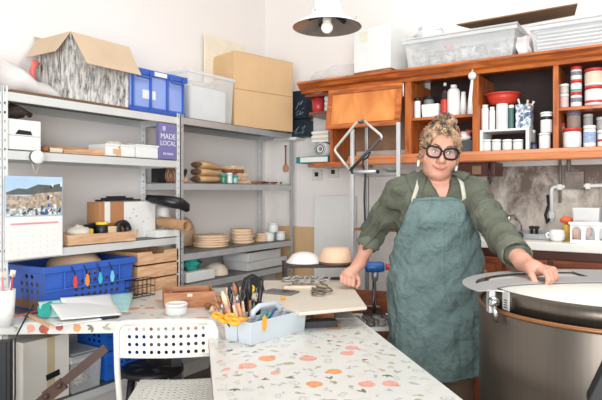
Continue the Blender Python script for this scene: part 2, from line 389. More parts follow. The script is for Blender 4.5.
# blue lidded crate
l,w=L(131,185,XF-.015,ZA); hh=hz(l,72)
t=thing('storage_crate','translucent blue storage crate with dark blue base and rim on the top shelf','crate',l,R(88)); a=w/2
m=MB(); m.box(-a*.96,a*.96,.01,.26,.028,hh-.03); m.build('body',BLUEL,t,bevel=.006)
m=MB(); m.box(-a,a,.004,.27,0,.028); m.build('base',BLUE,t,bevel=.005)
m=MB()
for q in ((-a-.01,a+.01,-.006,.006),(-a-.01,a+.01,.264,.276),(-a-.01,-a+.002,.006,.264),(a-.002,a+.01,.006,.264)): m.box(*q,hh-.034,hh)
for q in (-.9,-.3,.3,.9): m.box(a*q-.006,a*q+.006,-.004,.01,.02,hh-.03)
m.build('rim',BLUE,t,bevel=.004)
for q in (-.6,.6):
    m=MB(); m.tube([(a*q-.05,-.01,hh-.01),(a*q-.045,-.014,hh-.05),(a*q+.045,-.014,hh-.05),(a*q+.05,-.01,hh-.01)],.006); m.build('handle',BLUE,t)
m=MB(); m.box(-a*.55,-a*.1,.0088,.0095,hh*.32,hh*.52); m.build('sticker',PAPER,t); m=MB(); m.box(-a*.2,a*.25,-.0068,-.0062,hh-.03,hh-.006); m.build('sticker',PAPER,t)
# right unit top: clear bin and box
ZB=1.787
l,w=L(189,233,XF-.03,ZB); hh=hz(l,74)
t=clearbin('frosted clear plastic bin between the blue crate and the big tan box',l,R(88),w*.98,.24,hh,lid=False)
m=MB(); m.box(-w*.38,w*.38,.03,.2,.006,hh*.7); m.build('white_contents',mat('white_film',c(240,241,241),.6),t)
l,w=L(236,290,XF-.002,ZB); hh=hz(l,57)
t=carton('large tan cardboard box with a taped seam at the end of the top shelf',l,R(76),w*.84,.24,hh,CARD2,flaps=(('f',.001,170,None),))
m=MB(); m.box(-w*.42,w*.42,-.0025,-.0005,hh*.5,hh*.5+.003); m.build('crease',mat('box_crease',c(176,136,94),.9),t)
l,w=L(205,245,XW+.035,ZB); m=MB().box(-w/2,w/2,0,.012,0,hz(l,40)); 
o=solo(m,'foam_board',mat('cream_board',c(236,226,206),.8),'cream board standing against the wall behind the tan cardboard box','board',l,LR)

# ============================================================ LEFT UNIT, SECOND SHELF (z 1.525)
Z2=1.527
l,w=L(8,41,XF-.01,Z2); tw=w
z=Z2
for i,(h,lab) in enumerate(((.062,'white card tray with nothing cut out, lowest of the stack beside the left post'),(.072,'white card tray with a black hand hole, upper of the stack beside the left post'))):
    t=thing('card_tray',lab,'tray',(l[0],l[1],z),LR,'white card trays'); m=MB()
    m.box(-w/2,w/2,0,.28,0,h); m.build('body',PAPER,t,bevel=.003)
    if i: 
        m=MB(); m.prismy([(-.045,h*.08),(.035,h*.08),(.028,h*.32),(-.03,h*.36)],-.0008,-.0001); m.build('hand_hole',BLACK,t)
    z+=h+.001
m=MB(); m.blob((0,.1,.03),(.075,.07,.03),.25,4); m.tube([(-.08,.06,.02),(0,.04,.045),(.07,.06,.02)],.012)
solo(m,'folded_cloth',mat('dark_brown_cloth',c(70,58,52),.9,var=.3),'dark brown cloth heaped on top of the white card trays','cloth',(l[0]-.01,l[1],z+.012),LR)
# little wooden bits
for px,lab in ((45,'small round wooden ball beside the white card trays'),):
    l,w=L(px-4,px+4,XF-.05,Z2); m=MB(); m.lathe([(0,0),(.018,0),(.022,.012),(.016,.026),(0,.03)],n=14); solo(m,'wooden_ball',BROWNW,lab,'ball',l)
l,w=L(50,63,XF-.04,Z2); m=MB().box(-w/2,w/2,0,.06,0,.022); solo(m,'clay_slab',BEIGE,'small cream clay slab between the wooden ball and the long plywood tray','slab',l,LR,bevel=.004)
l,w=L(66,118,XF-.03,Z2); t=thing('plywood_tray','long shallow plywood tray with a white front lying on the second shelf','tray',l,R(82))
m=MB(); m.box(-w/2,w/2,0,.2,0,.01); m.box(-w/2,w/2,.19,.2,.01,.05); m.box(-w/2,-w/2+.008,.01,.19,.01,.02); m.build('base',PINE,t)
m=MB(); m.add([(-w/2,0,.01),(w/2,0,.01),(w/2,0,.042),(-w/2,0,.015)],[(0,1,2,3)]); m.build('front_strip',PINE,t,solid=.006)
for px0,px1,py,lab in ((106,119,144,'white plastic tub nearest the plywood tray'),(121,135,145,'white plastic tub in the middle of the row left of the purple box'),(136,158,145,'wide white plastic tub against the purple box')):
    l,w=L(px0,px1,XF-.012,Z2); h=hz(l,py); t=thing('plastic_tub',lab,'tub',l,LR,'white tubs on the second shelf')
    m=MB(); a=w/2; m.box(-a,a,0,.14,0,.004); m.box(-a,a,0,.004,.004,h); m.box(-a,a,.136,.14,.004,h); m.box(-a,-a+.004,.004,.136,.004,h); m.box(a-.004,a,.004,.136,.004,h); m.build('body',WHITE,t,bevel=.003)
    m=MB(); m.box(-a-.004,a+.004,-.004,-.0002,h-.008,h); m.build('rim',WHITE,t)
l,w=L(112,128,XF-.03,Z2); 
for k,(px,py,s,mt_,lab) in enumerate(((104,0,.028,BLACK,'black rubber ball in the tubs of the second shelf'),(113,0,.045,LINEN,'crumpled white cloth in the tub beside the plywood tray'),(128,0,.04,LINEN,'crumpled white cloth in the middle white tub'),(142,0,.038,mat('grey_rag',c(150,140,135),.9,var=.2),'grey rag bundled in the wide white tub'),(151,0,.03,LINEN,'small white cloth at the right of the wide white tub'))):
    if k==0: continue
    y=onX(px,XF-.08); m=MB(); m.blob((0,0,0),(s,s,s*.8),.2,k,freq=4); solo(m,'cloth',mt_,lab,'cloth',(XF-.08,y,Z2+.006+s*1.02))
# purple box
PUR=mat('purple_card',c(122,116,168),.6,var=.05)
l,w=L(159.5,176.5,XF-.004,Z2); h=hz(l,123)
t=thing('display_box','purple display box with white lettering beside the middle post','box',l,LR)
m=MB(); m.box(-w/2,w/2,0,.03,0,h-.004); m.build('body',PUR,t,bevel=.002)
m=MB(); m.text('MADE',w*.33,(0,-.0004,h*.56),(R(90),0,0)); m.build('lettering',PAPER,t); m=MB(); m.text('LOCAL',w*.29,(0,-.0004,h*.38),(R(90),0,0)); m.lathe([(0,0),(w*.14,0)],n=16) if 0 else None
m.build('lettering',PAPER,t); m=MB(); m.text('ME MADE',w*.14,(0,-.0004,h*.12),(R(90),0,0)); m.build('lettering',PAPER,t)
m=MB(); m.prismy([(-w*.33,h*.9),(-w*.15,h*.9),(-w*.15,h*.8),(-w*.24,h*.76),(-w*.33,h*.8)],-.0009,-.0002); m.build('emblem',mat('pale_lilac',c(196,192,224),.6),t)
# round hook and calendar
YC=onX(35,XF+.004); 
t=thing('round_magnet','round white magnet on the shelf edge holding the calendar cord','magnet',(XF+.0005,YC,1.497),0)
m=MB(); m.M=Matrix.Rotation(R(90),4,'Y'); m.lathe([(0,0),(.027,0),(.030,.008),(.030,.03),(.026,.035),(0,.036)],n=26); m.build('body',WHITE,t)
m=MB(); m.M=Matrix.Rotation(R(90),4,'Y'); m.lathe([(.0302,.004),(.0315,.012),(.0302,.02)],n=26); m.build('rim_ring',mat('dark_ring',c(90,90,92),.5),t)
l,w=L(5.5,62.5,XF+.012,0); zt=zof(176.5,XF+.012,YC); zb=zof(259,XF+.012,onX(20,XF+.012)); zm=zof(216,XF+.012,onX(34,XF+.012)); 
t=thing('wall_calendar','hanging calendar with a town panorama above a white month page','calendar',(XF+.012,l[1],zb),LR)
m=MB(); m.box(-w/2,w/2,0,.004,0,zm-zb-.002); m.build('month_page',PAPER,t)
hp=zt-zm; z0=zm-zb
cm_=[mat('sky_print',c(176,204,232),.6,var=.12,vs=8),mat('hill_print',c(92,96,92),.6,var=.2,vs=30),scribble('town_print',c(120,96,78),c(206,194,176),42,(1,1,1),.5,.14),scribble('street_print',c(46,66,76),c(220,222,218),38,(1,1,1.),.5,.08),mat('print_blue',c(44,90,168),.6),PAPER,mat('print_dark',c(44,52,58),.6)]
m=MB(); m.box(-w/2,w/2,0,.004,z0,zt-zb)
m.mt(0).box(-w*.49,w*.49,-.0006,-.0001,z0+hp*.52,z0+hp*.98)
m.mt(1).prismy([(-w*.49,z0+hp*.54),(w*.49,z0+hp*.54),(w*.49,z0+hp*.84),(w*.3,z0+hp*.78),(.05*w,z0+hp*.80),(-w*.15,z0+hp*.68),(-w*.3,z0+hp*.70),(-w*.49,z0+hp*.60)],-.0011,-.0006)
m.mt(2).prismy([(-w*.49,z0+hp*.2),(w*.49,z0+hp*.2),(w*.49,z0+hp*.62),(w*.1,z0+hp*.58),(-w*.2,z0+hp*.5),(-w*.49,z0+hp*.54)],-.0016,-.0011)
m.mt(3).box(-w*.49,w*.49,-.0016,-.0011,z0+hp*.02,z0+hp*.2)
rn=random.Random(5)
for i in range(26):
    x=rn.uniform(-.47,.44)*w; z=z0+hp*rn.uniform(.03,.2 if i<14 else .75); s=rn.uniform(.015,.04)*w
    if i>=14: x=rn.uniform(.18,.46)*w
    m.mt(rn.choice((4,5,6,5))).box(x,x+s,-.0022,-.0016,z,z+s*rn.uniform(.8,2.2))
m.build('picture_page',[PAPER]+cm_ if 0 else cm_,t)
m=MB(); z1=zm-zb
m.mt(0).box(-w*.42,w*.42,-.0006,-.0001,z1*.80,z1*.845); m.mt(1)
for r in range(5):
    for k in range(7):
        if (r,k)!=(0,0): m.box(-w*.42+k*w*.125,-w*.42+k*w*.125+.005,-.0005,-.0001,z1*(.1+.135*r),z1*(.1+.135*r)+.0035)
m.build('month_print',[mat('pink_print',c(214,150,160),.7),mat('pale_print',c(196,198,204),.7)],t)
m=MB(); yy=YC-l[1]; m.tube([(yy-.022,.003,1.487-zb),(yy,.003,zt-zb+.002),(yy+.022,.003,1.487-zb)],.0016,n=6); m.build('cord',LINEN,t)

# ============================================================ LEFT UNIT, THIRD SHELF (z 1.08)
Z3=1.082
l,w=L(70,134,XF+.0,Z3); t=thing('wooden_tray','open wooden tray full of small tools on the third shelf','tray',l,R(86)); a=w/2; d=.22;h=.05
m=MB(); m.box(-a,a,0,d,0,.006)
m.add([(-a,0,.006),(a,0,.006),(a+.01,-.012,h),(-a-.01,-.012,h),(-a,.008,.006),(a,.008,.006),(a+.01,-.004,h),(-a-.01,-.004,h)],[(0,1,2,3),(5,4,7,6),(3,2,6,7),(0,3,7,4),(1,5,6,2),(0,4,5,1)])
m.box(-a,a,d-.008,d,.006,h); m.box(-a,-a+.008,.008,d-.008,.006,h); m.box(a-.008,a,.008,d-.008,.006,h); m.build('box',PINE,t)
TL=(XF,onX(70,XF),Z3)
YELL=mat('yellow_plastic',c(232,196,72),.45)
rn=random.Random(11)
tools=[('tin','black tin with a yellow lid in the wooden tray',.5),('brush','black bristle brush lying in the wooden tray',.35),('tape_roll','black roll of tape at the right of the wooden tray',.8),('cloth','pale cloth at the left of the wooden tray',.13),('tin','small yellow tin in the wooden tray',.27),('block','light wooden block in the wooden tray',.62),('block','dark brown rubbing block behind the tape roll in the wooden tray',.7)]
for i,(nm,lab,u) in enumerate(tools):
    y=onX(70+64*u,XF-.06); loc=(XF-.06-(.05 if i in (1,6) else 0),y,Z3+.0075); m=MB()
    if nm=='tin': m.lathe([(0,0),(.03,0),(.03,.075 if i==0 else .06),(.026,.08 if i==0 else .065),(0,.08 if i==0 else .065)],n=18); mt_=BLACK if i==0 else YELL
    elif nm=='brush': m.rod((-.09,0,.06),(.09,0,.085),.03,.02); m.box(-.05,.06,-.012,.012,0,.07); mt_=BLACK
    elif nm=='tape_roll': m.M=Matrix.Translation((0,0,.05))@Matrix.Rotation(R(80),4,'X'); m.lathe([(.02,0),(.048,0),(.048,.025),(.02,.025),(.02,0)],n=24); mt_=BLACK
    elif nm=='cloth': m.blob((0,0,.045),(.05,.045,.045),.22,2); mt_=LINEN
    else: m.box(-.03,.03,-.02,.02,0,.07 if i==5 else .085); mt_=TAN if i==5 else BROWNW
    if nm=='tin' and i==0:
        t=thing('tin',lab,'tin',loc,0); m.build('body',BLACK,t); m=MB(); m.lathe([(0,.081),(.0315,.081),(.0315,.095),(0,.095)],n=18); m.build('lid',YELL,t); continue
    solo(m,nm,mt_,lab,nm.replace('_',' '),loc,LR)
# brown carton with white band and white half
l,w=L(99,123.5,XF-.10,Z3); h=hz(l,202)
t=carton('brown cardboard box with a white tape band behind the wooden tool tray',l,LR,w,.10,h,mat('mid_brown_card',c(176,124,84),.85,var=.05),tape=(-w*.17,.035),tapem=PAPER)
BH=h
m=MB(); 
for i in range(3): m.rod((-w*.4+.05*i,.03+.02*i,.006+.009*i),(w*1.35-.04*i,.04+.015*i,.007+.009*i),.045,.009)
solo(m,'folded_strap',mat('black_webbing',c(34,33,35),.8,var=.3),'bundle of folded black straps on the brown box and white carton','strap',(l[0],l[1],Z3+h+.002),LR)
l,w=L(124.5,155.5,XF-.10,Z3); h=hz(l,201.5)
t=carton('white printed carton beside the brown cardboard box on the third shelf',l,LR,w,.12,h,PAPER,name='carton')
m=MB()
rn=random.Random(8)
for i in range(9): x=rn.uniform(-.4,.3)*w; z=rn.uniform(.1,.8)*h; m.box(x,x+rn.uniform(.01,.02),-.0008,-.0001,z,z+rn.uniform(.004,.012))
m.build('print',mat('faded_blue_print',c(176,190,204),.7),t)
l,w=L(157,179,XF-.004,Z3); h=hz(l,230); m=MB().box(-w/2,w/2,0,.14,0,h); solo(m,'carton',PAPER,'low white carton lying flat under the cardboard tube','box',l,LR,bevel=.003)
y0=onX(157,XF-.02); y1=onX(190,XF+.05); zt=Z3+h+.031
y0=onX(163,XF-.16)
S_=Vector(onXp(160,221.5,XF-.10)); E_=Vector(onXp(187,226,XF+.14)); dv=E_-S_
t=thing('cardboard_tube','thick brown cardboard tube with a dark open end lying on the low white carton','tube',tuple(S_),0)
m=MB(); m.M=dv.to_track_quat('Z','Y').to_matrix().to_4x4(); ln=dv.length
m.lathe([(.030,0),(.0305,ln),(.0255,ln),(.0255,.02),(.0,.02)],n=24); m.build('tube_wall',mat('brown_kraft_tube',c(168,128,92),.8,var=.08),t)
l,w=L(163,180,XF-.1,Z3); h=hz(l,207); m=MB(); m.lathe([(0,0),(.045,0),(.045,h-.01),(.03,h),(0,h)],n=20); solo(m,'paper_roll',PAPER,'white paper roll standing behind the cardboard tube','roll',(l[0]-.08,l[1]+.0,l[2]))
# black umbrella/bag on the carton
zz=zof(203,XF-.02,onX(165,XF-.02)); m=MB(); y0=onX(150,XF-.08); y1=onX(186,XF-.08)
m.tube([onXp(146,197,XF-.10),onXp(152,199,XF-.08),onXp(162,200.5,XF-.03),onXp(172,202,XF+.04),onXp(180,203.5,XF+.055),onXp(186,207,XF+.06),onXp(187.5,211,XF+.06)],[.015,.024,.03,.034,.034,.028,.014],n=12)
solo(m,'bag',mat('black_leather',c(24,24,28),.35,var=.2,bump=.2,bs=20),'slim black leather bag lying over the white carton and paper roll','bag')

# ============================================================ LEFT UNIT, CRATES (z .79)
Z4=.788
y0=onX(46,XF+.05); y1=onX(137,XF+.05); w=(y1-y0); h=1.03-Z4
h=zof(268,XF+.05,y0)-Z4
t=crate('dark blue perforated plastic crate under the third shelf with coloured clips on its rim',(XF+.03,(y0+y1)/2,Z4),R(90),w*.97,.30,h,BLUE,holes=(7,3))
YY=(y0+y1)/2
m=MB(); m.lathe([(.14,0),(.13,.05),(.10,.085),(.05,.105),(0,.11)],n=28); solo(m,'bowl',mat('tan_bowl',c(190,160,132),.7),'tan bowl upside down inside the blue perforated crate','bowl',(XF-.14,YY+.02,Z4+.15))
m=MB(); m.box(-.24,.24,.02,.28,0,.142); solo(m,'cardboard_box',CARDD,'brown box packed inside the blue perforated crate under the tan bowl','box',(XF+.03,YY,Z4+.006),LR)
cols=[('red',c(214,70,60)),('orange',c(236,140,60)),('turquoise',c(70,176,200)),('light blue',c(120,196,220))]
for (px,(nm,cc)) in zip((76,88,101,113),cols):
    y=onX(px,XF+.05); t=thing('clip',f'{nm} hanging clip on the rim of the blue crate','clip',(XF+.043,y,Z4+h*.60),LR,'clips on the blue crate')
    m=MB(); m.prismy([(-.004,.03),(.004,.03),(.012,.0),(.009,-.02),(0,-.03),(-.009,-.02),(-.012,0)],-.004,.0); m.build('tab',mat(nm.replace(' ','_')+'_clip',cc,.4),t)
    m=MB(); m.tube([(0,-.002,.03),(-.012,-.004,.055),(-.02,-.003,.075)],.0025,n=6); m.build('hook',BLACK,t)
# wooden slatted crates
z=Z4; y0=onX(137,XF-.0); y1=onX(179,XF-.0); w=(y1-y0)*.97
zt=zof(249,XF,(y0+y1)/2); hh=(zt-Z4)/3
for i,lab in enumerate(('pine slatted crate at the bottom of the stack beside the middle post','pine slatted crate in the middle of the stack beside the middle post','pine slatted crate on top of the stack beside the middle post')):
    t=thing('wooden_crate',lab,'crate',(XF+.0,(y0+y1)/2,z+.0005),LR,'pine crates by the middle post'); a=w/2; d=.26; h=hh-.002
    m=MB(); hf=h*.9; m.prismy([(-a,0),(a,0),(a,hf),(a*.35,hf),(a*.28,h*.68),(-a*.28,h*.68),(-a*.35,hf),(-a,hf)] if i==2 else [(-a,0),(a,0),(a,hf),(-a,hf)],0,.01); m.build('front_board',PINE,t)
    m=MB(); m.box(-a,a,d-.01,d,0,h); m.build('back_board',PINE,t)
    for sx in (-1,1): m=MB(); m.box(min(sx*a,sx*(a-.01)),max(sx*a,sx*(a-.01)),.01,d-.01,0,h*.9); m.build('side_board',PINE,t)
    m=MB(); m.box(-a+.01,a-.01,.01,d-.01,0,.006); m.build('base',PINE,t)
    z+=hh
for k in range(3):
    m=MB(); m.rod((-w*.42,.06+.05*k,.012),(w*.42,.05+.06*k,.014),.04,.008); solo(m,'wooden_strip',BEIGE,['loose pale slat at the front of the top pine crate','loose pale slat in the middle of the top pine crate','loose pale slat at the back of the top pine crate'][k],'slat',(XF,(y0+y1)/2,z-hh+.01),LR,'slats in the pine crate')

# ============================================================ LEFT UNIT, BOTTOM SHELF (z .36)
Z5=.362
y0=onX(22,XF+.02); y1=onX(70,XF+.02)
l=(XF-.02,(onX(22,XF-.02)+onX(70,XF-.02))/2,Z5); w=onX(70,XF-.02)-onX(22,XF-.02); 
t=carton('white cardboard box with a hand hole and tape under the worktop',l,LR,w*.96,.28,.30,mat('white_card',c(230,226,218),.8,var=.03),tape=(.02,.04),tapem=mat('yellowed_tape',c(206,190,156),.4))
m=MB(); m.M=Matrix.Translation((.03,-.0018,.12))@Matrix.Rotation(R(-10),4,'Y'); m.box(-.035,.035,-.0005,.0005,-.014,.014); m.build('hand_hole',BLACK,t)
y0=onX(72,XF-.0); y1=onX(104,XF-.0)
t=clearbin('small clear lidded box under the worktop beside the white hand-hole box',(XF-.01,(y0+y1)/2,Z5),LR,(y1-y0)*.9,.2,.17,lid=True)
m=MB(); m.blob((0,.09,.06),(.08,.06,.05),.3,7); m.build('contents',scribble('mixed_bits',c(110,90,76),c(220,214,206),30),t)
y0=onX(104.5,XF-.02); y1=onX(150,XF-.02)
for i,lab in enumerate(('bright blue folding crate at the bottom behind the chair','bright blue folding crate stacked on another behind the chair')):
    crate(lab,(XF-.025,(y0+y1)/2,Z5+.001+i*.152),LR,(y1-y0)*.9,.25,.15,mat('bright_blue_plastic',c(38,106,206),.4),holes=(6,2),group='blue crates under the worktop')
# ============================================================ RIGHT UNIT, SECOND SHELF (z 1.395)
ZM=1.397
MUD=mat('tan_leather_clay',c(196,158,116),.6,var=.12,vs=16)
for i,(dz,lab) in enumerate(((0,'tan tapered mould at the bottom of the stack on the middle shelf'),(.046,'tan tapered mould in the middle of the stack on the middle shelf'),(.092,'tan tapered mould on top of the stack on the middle shelf'))):
    l,w=L(204,233,XF-.05,ZM+dz); t=thing('clay_mould',lab,'mould',(l[0],l[1],l[2]),R(90+(-3+3*i)),'tapered moulds')
    m=MB()
    def fn(u,v,w=w,i=i):
        x=(u-.5)*w*1.05; a=2*PI*v; r=(.034+.0*u)*(max(0,1-((u-.18)/.84)**3)**.7 if u>.18 else math.sqrt(max(0,1-((.18-u)/.2)**2)))+.001
        return (x,.07+1.9*r*cos(a),max(.0005-.0*i,.0255+.80*r*sin(a)-.022*u*u*i))
    m.grid(fn,16,14); m.build('body',MUD,t)
    m=MB(); m.M=Matrix.Translation((-w*.5,.07,.0255)); m.blob((0,0,0),(.012,.045,.018),.1,i); m.build('dark_end',mat('dark_rim_clay',c(104,76,54),.8),t)
for k,(px,lab,cc,h) in enumerate(((223.5,'green glass jar at the left of the small jars on the middle shelf',c(60,128,104),.06),(229.5,'pale glass jar with a pointed top on the middle shelf',c(206,222,214),.07),(235,'turquoise topped jar at the right of the small jars on the middle shelf',c(140,190,178),.055))):
    l,w=L(px-2.8,px+2.8,XF-.03,ZM); jar(lab,l,.02,h,mat(['green_glass','pale_glass','aqua_glass'][k],cc,.2),WHITE if k==1 else TEAL,'small jars on the middle shelf',lidh=.014)
zz=ZM
for i in range(5):
    l,w=L(237+i*.5-(6 if i>2 else 0),250-i*.8-(2 if i>2 else 0),XF-.08,zz); m=MB().box(-w/2,w/2,0,.1,0,.024); 
    solo(m,'clay_tile',TAN if i!=3 else BROWNW,['lowest tile of the small tan pile on the middle shelf','second tile up of the small tan pile on the middle shelf','third tile up of the small tan pile on the middle shelf','dark brown tile near the top of the small tan pile','topmost tile of the small tan pile on the middle shelf'][i],'tile',l,R(90+(-5,6,-3,8,2)[i]),'tiles on the middle shelf',bevel=.004); zz+=.0245
for i,(px,lab) in enumerate(((258,'short wooden modelling tool nearest the tan tiles'),(266,'wooden modelling tool in the middle of the loose tools on the shelf'),(274,'dark modelling tool second from the right post'),(281,'thin modelling tool lying closest to the right post'))):
    y=onX(px,XF-.06); t=thing('modelling_tool',lab,'tool',(XF-.06,y,ZM+.011),R(60+20*i),'modelling tools on the middle shelf')
    m=MB(); m.tube([(-.05,0,0),(-.02,0,.0),(.03,0,.0)],[.007,.010,.007]); m.build('handle',BROWNW,t)
    m=MB(); m.tube([(.03,0,0),(.05,0,.004),(.065,0,.001)],[.003,.006,.002]); m.build('tip',STEEL if i%2 else DARK,t)
# things at the left end of this shelf
l,w=L(157,167,XF-.2,ZM); h=hz(l,164); m=MB().box(-w/2,w/2,0,.05,0,h); solo(m,'notebook',mat('black_cover',c(28,32,32),.6),'upright black notebook seen behind the middle post','notebook',l,LR)
t=thing('wooden_ring','two brown wooden rings leaning beside the black notebook','ring',(XF-.2,onX(171,XF-.2),ZM+.045),LR); m=MB()
for dx in (-.018,.02):
    m.tube([(dx+.03*cos(a),dx*.2,.043*sin(a)) for a in [2*PI*i/18 for i in range(18)]],.007,closed=True)
m.build('hoops',BROWNW,t)
l,w=L(184.5,190,XF-.03,ZM); t=jar('small orange-brown pot holding a dark brush beside the middle post',(l[0]-.02,l[1],l[2]),.019,.05,MUD,None,name='pot',cat='pot')
m=MB(); m.tube([(0,0,.04),(.004,.002,.07),(.006,.003,.085)],[.004,.012,.004]); m.tube([(0,0,.02),(0,0,.06)],.003); m.build('brush_head',BLACK,t)
# spatula hung beside the right post
y=onX(286.5,XW+.02); xx=XW+.02
l,w=L(283,290,XF-.25,0); zt=zof(146,l[0],l[1]); 
t=thing('wooden_spatula','wooden spatula hanging on the wall beside the right post','spatula',(onY(286.5,YW-.003),YW-.003,zof(172,onY(286.5,YW),YW)),0)
m=MB(); m.tube([(0,-.012,.05),(0,-.012,.2)],.006); m.tube([(.0,-.012,.2),(0,-.012,.21)],.01); m.build('handle',BROWNW,t)
m=MB(); m.grid(lambda u,v:(( u-.5)*.055*sin(PI*(.12+.88*v))**.6,-.010-.004*sin(PI*u),.0+.065*v),6,8); m.build('blade',mat('pale_copper_wood',c(206,150,116),.5),t,solid=.005)
# ============================================================ RIGHT UNIT, THIRD SHELF (z .975): stacks of round bats
ZL=.977
BATS=[]
def stack(px0,px1,n,pytop,tag_,name,xo,thk=None):
    cx=XF-xo; ya,yb=onX(px0,cx),onX(px1,cx); cy=(ya+yb)/2; r=(px1-px0)/2*Dof(cx,cy)/FPX*.97
    h=hz((cx,cy,ZL),pytop); th=h/n
    ords=['lowest','second from the bottom','third from the bottom','fourth from the bottom','fifth from the bottom','sixth from the bottom']
    for i in range(n):
        o_='topmost' if i==n-1 else ords[i]
        disc(f'round wooden bat {o_} of the {tag_}',(cx+random.uniform(-.004,.004),cy+random.uniform(-.006,.006),ZL+i*th),r*random.uniform(.97,1.0),th-.0012,TAN,name)
random.seed(4)
stack(192,229,5,234.5,'wide left stack','bats in the wide stack',.165)
stack(229.5,253.5,5,228.5,'middle stack','bats in the middle stack',.15)
stack(254.5,270,4,233,'narrow right stack','bats in the narrow stack',.12)
m=MB(); m.lathe([(0,0),(.1,0),(.1,.016),(0,.016)],n=28); l,w=L(184,192,XF-.04,ZL)
o=solo(m,'wooden_bat',TAN,'round wooden bat leaning upright between the middle post and the wide stack','bat',(XF-.30,onX(195,XF-.2)-.02,ZL+.1),0); o.rotation_euler=(0,R(80),R(-8))
for i,(px,xo,z,lab) in enumerate(((270.5,.06,0,'white tub lower left of the three beside the right post'),(281.5,.05,0,'white tub lower right of the three beside the right post'),(274.5,.05,.066,'white tub stacked on the two others beside the right post'))):
    y=onX(px,XF-xo); jar(lab,(XF-xo-.01,y,ZL+z),.036,.065,WHITE,WHITE,'white tubs by the right post',name='plastic_tub',cat='tub',lidh=.01,n=18)
# ============================================================ RIGHT UNIT, LOWER SHELF (z .79)
ZK=.792
l,w=L(187,215,XF-.02,ZK); h=hz(l,281); m=MB().box(-w/2,w/2,0,.22,0,.06); solo(m,'carton',PAPER,'flat white carton under the turquoise cloth on the low shelf','box',l,LR,bevel=.003)
m=MB(); m.blob((0,.08,.035),(.075,.06,.038),.25,3,freq=5); solo(m,'cloth',TEAL,'turquoise cloth heaped on the flat white carton','cloth',(l[0],l[1]-.01,ZK+.07),LR)
l,w=L(214,240,XF+.0,ZK); m=MB(); m.lathe([(.085,0),(.08,.03),(.06,.06),(.03,.075),(0,.08)],n=26); m.lathe([(0,0),(.086,0)],n=26)
solo(m,'plaster_mould',BEIGE,'cream dome shaped mould right of the turquoise cloth','mould',(XF-.12,l[1]+.02,ZK+.002))
z=ZK
for i,lab in enumerate(('grey archive box at the bottom of the low pile left of the coiled wire','grey archive box on top of the low pile left of the coiled wire')):
    l,w=L(248-i*1,287-i*5,XF-.03,z); m=MB().box(-w/2,w/2,0,.22,0,.062); solo(m,'archive_box',mat('pale_grey_card',c(206,204,200),.8),lab,'box',l,R(90+i*3),'grey boxes on the low shelf',bevel=.003); z+=.063
# ============================================================ WORKTOP, FRONT TABLE, OILCLOTHS
TRd=43.5; TR=R(TRd); OX,OY=wl(.2444,2.466)
UU=Vector((cos(TR),sin(TR))); VV=Vector((-sin(TR),cos(TR)))
def tl(x,y):
    d=Vector((x-OX,y-OY)); return (d.dot(UU),d.dot(VV))
ZT=.79
K=.887
def onplane(yl):   # local point on line y=yl at world x=XF+.012
    return ((XF+.014-OX-VV.x*yl)/UU.x,yl)
P0=tl(XF+.014,onX(-8,XF+.014)); P3=onplane(.9)
poly=[P0,(0,0),(0,.3),(.13,.5),(.13,.9),P3]
t=thing('worktop','long worktop in front of the shelving with a dark trestle leg and a brown brace','table',(OX,OY,0),TR)
m=MB(); m.prism([(x,y) for x,y in poly],ZT-.036,ZT-.004); m.build('tabletop',TAN,t)
for (x,y,wd) in ((P0[0]+.075,.03,.10),(P0[0]+.75,.45,.05),(-.08,.10,.05),(.05,.8,.05),(-.6,.6,.05)):
    m=MB(); m.box(x-wd/2,x+wd/2,y-.02,y+.02,FZ,ZT-.037)
    if wd>.06: m.box(x-wd/2-.01,x-wd/2+.005,y-.026,y-.0201,FZ,ZT-.037); m.box(x+wd/2-.03,x+wd/2-.012,y-.026,y-.0201,FZ,ZT-.037)
    m.build('leg',BLACK,t)
a=Vector(at(106,347,.672)); 
def tl3(px,py,D):
    x,y=atD(px,D); q=tl(x,y); return (q[0],q[1],H+(CY-py)/FPX*D)
m=MB(); A=tl3(106,347.5,2.27); Bq=tl3(20,418,2.215); m.rod(A,Bq,.012,.034); A2=tl3(64,383,2.24); B2=tl3(46,397,2.23); m.rod(A2,B2,.018,.048)
m.tube([tl3(58,386,2.21),tl3(60,386,2.25)],.012); m.tube([tl3(45,397,2.20),tl3(47,397,2.24)],.010); m.build('brace',mat('brown_painted_iron',c(72,48,38),.5,var=.1),t)
# front table
TW=.640; TLn=1.5
t=thing('table','table in the foreground standing at right angles to the long worktop','table',(OX,OY,0),TR)
m=MB(); m.box(-TW,0,-TLn,-.006,ZT-.036,ZT-.004); m.build('tabletop',TAN,t)
for x in (-TW+.07,-.07):
    for y in (-TLn+.08,-.09):
        m=MB(); m.box(x-.022,x+.022,y-.022,y+.022,FZ,ZT-.037); m.build('leg',mat('white_painted_leg',c(220,220,216),.5),t)
CLOTH=mat('white_oilcloth',c(218,217,211),.28,var=.02,vs=3,spec=.5)
PRC=[mat('coral_print',c(228,164,146),.3,var=.14,vs=60),mat('pomegranate_print',c(178,98,80),.3,var=.2,vs=70),mat('orange_print',c(226,156,104),.3,var=.15,vs=70),
 mat('olive_print',c(176,174,144),.3,var=.15,vs=60),mat('dark_green_print',c(122,128,106),.3,var=.2,vs=60),mat('grey_print',c(184,184,180),.3,var=.15,vs=60),mat('pale_print_oilcloth',c(216,212,204),.3,var=.1),mat('brown_print',c(136,92,70),.3,var=.2,vs=60)]
def inside(p,poly):
    r=False;n=len(poly)
    for i in range(n):
        (x1,y1),(x2,y2)=poly[i],poly[(i+1)%n]
        if (y1>p[1])!=(y2>p[1]) and p[0]<(x2-x1)*(p[1]-y1)/(y2-y1)+x1: r=not r
    return r
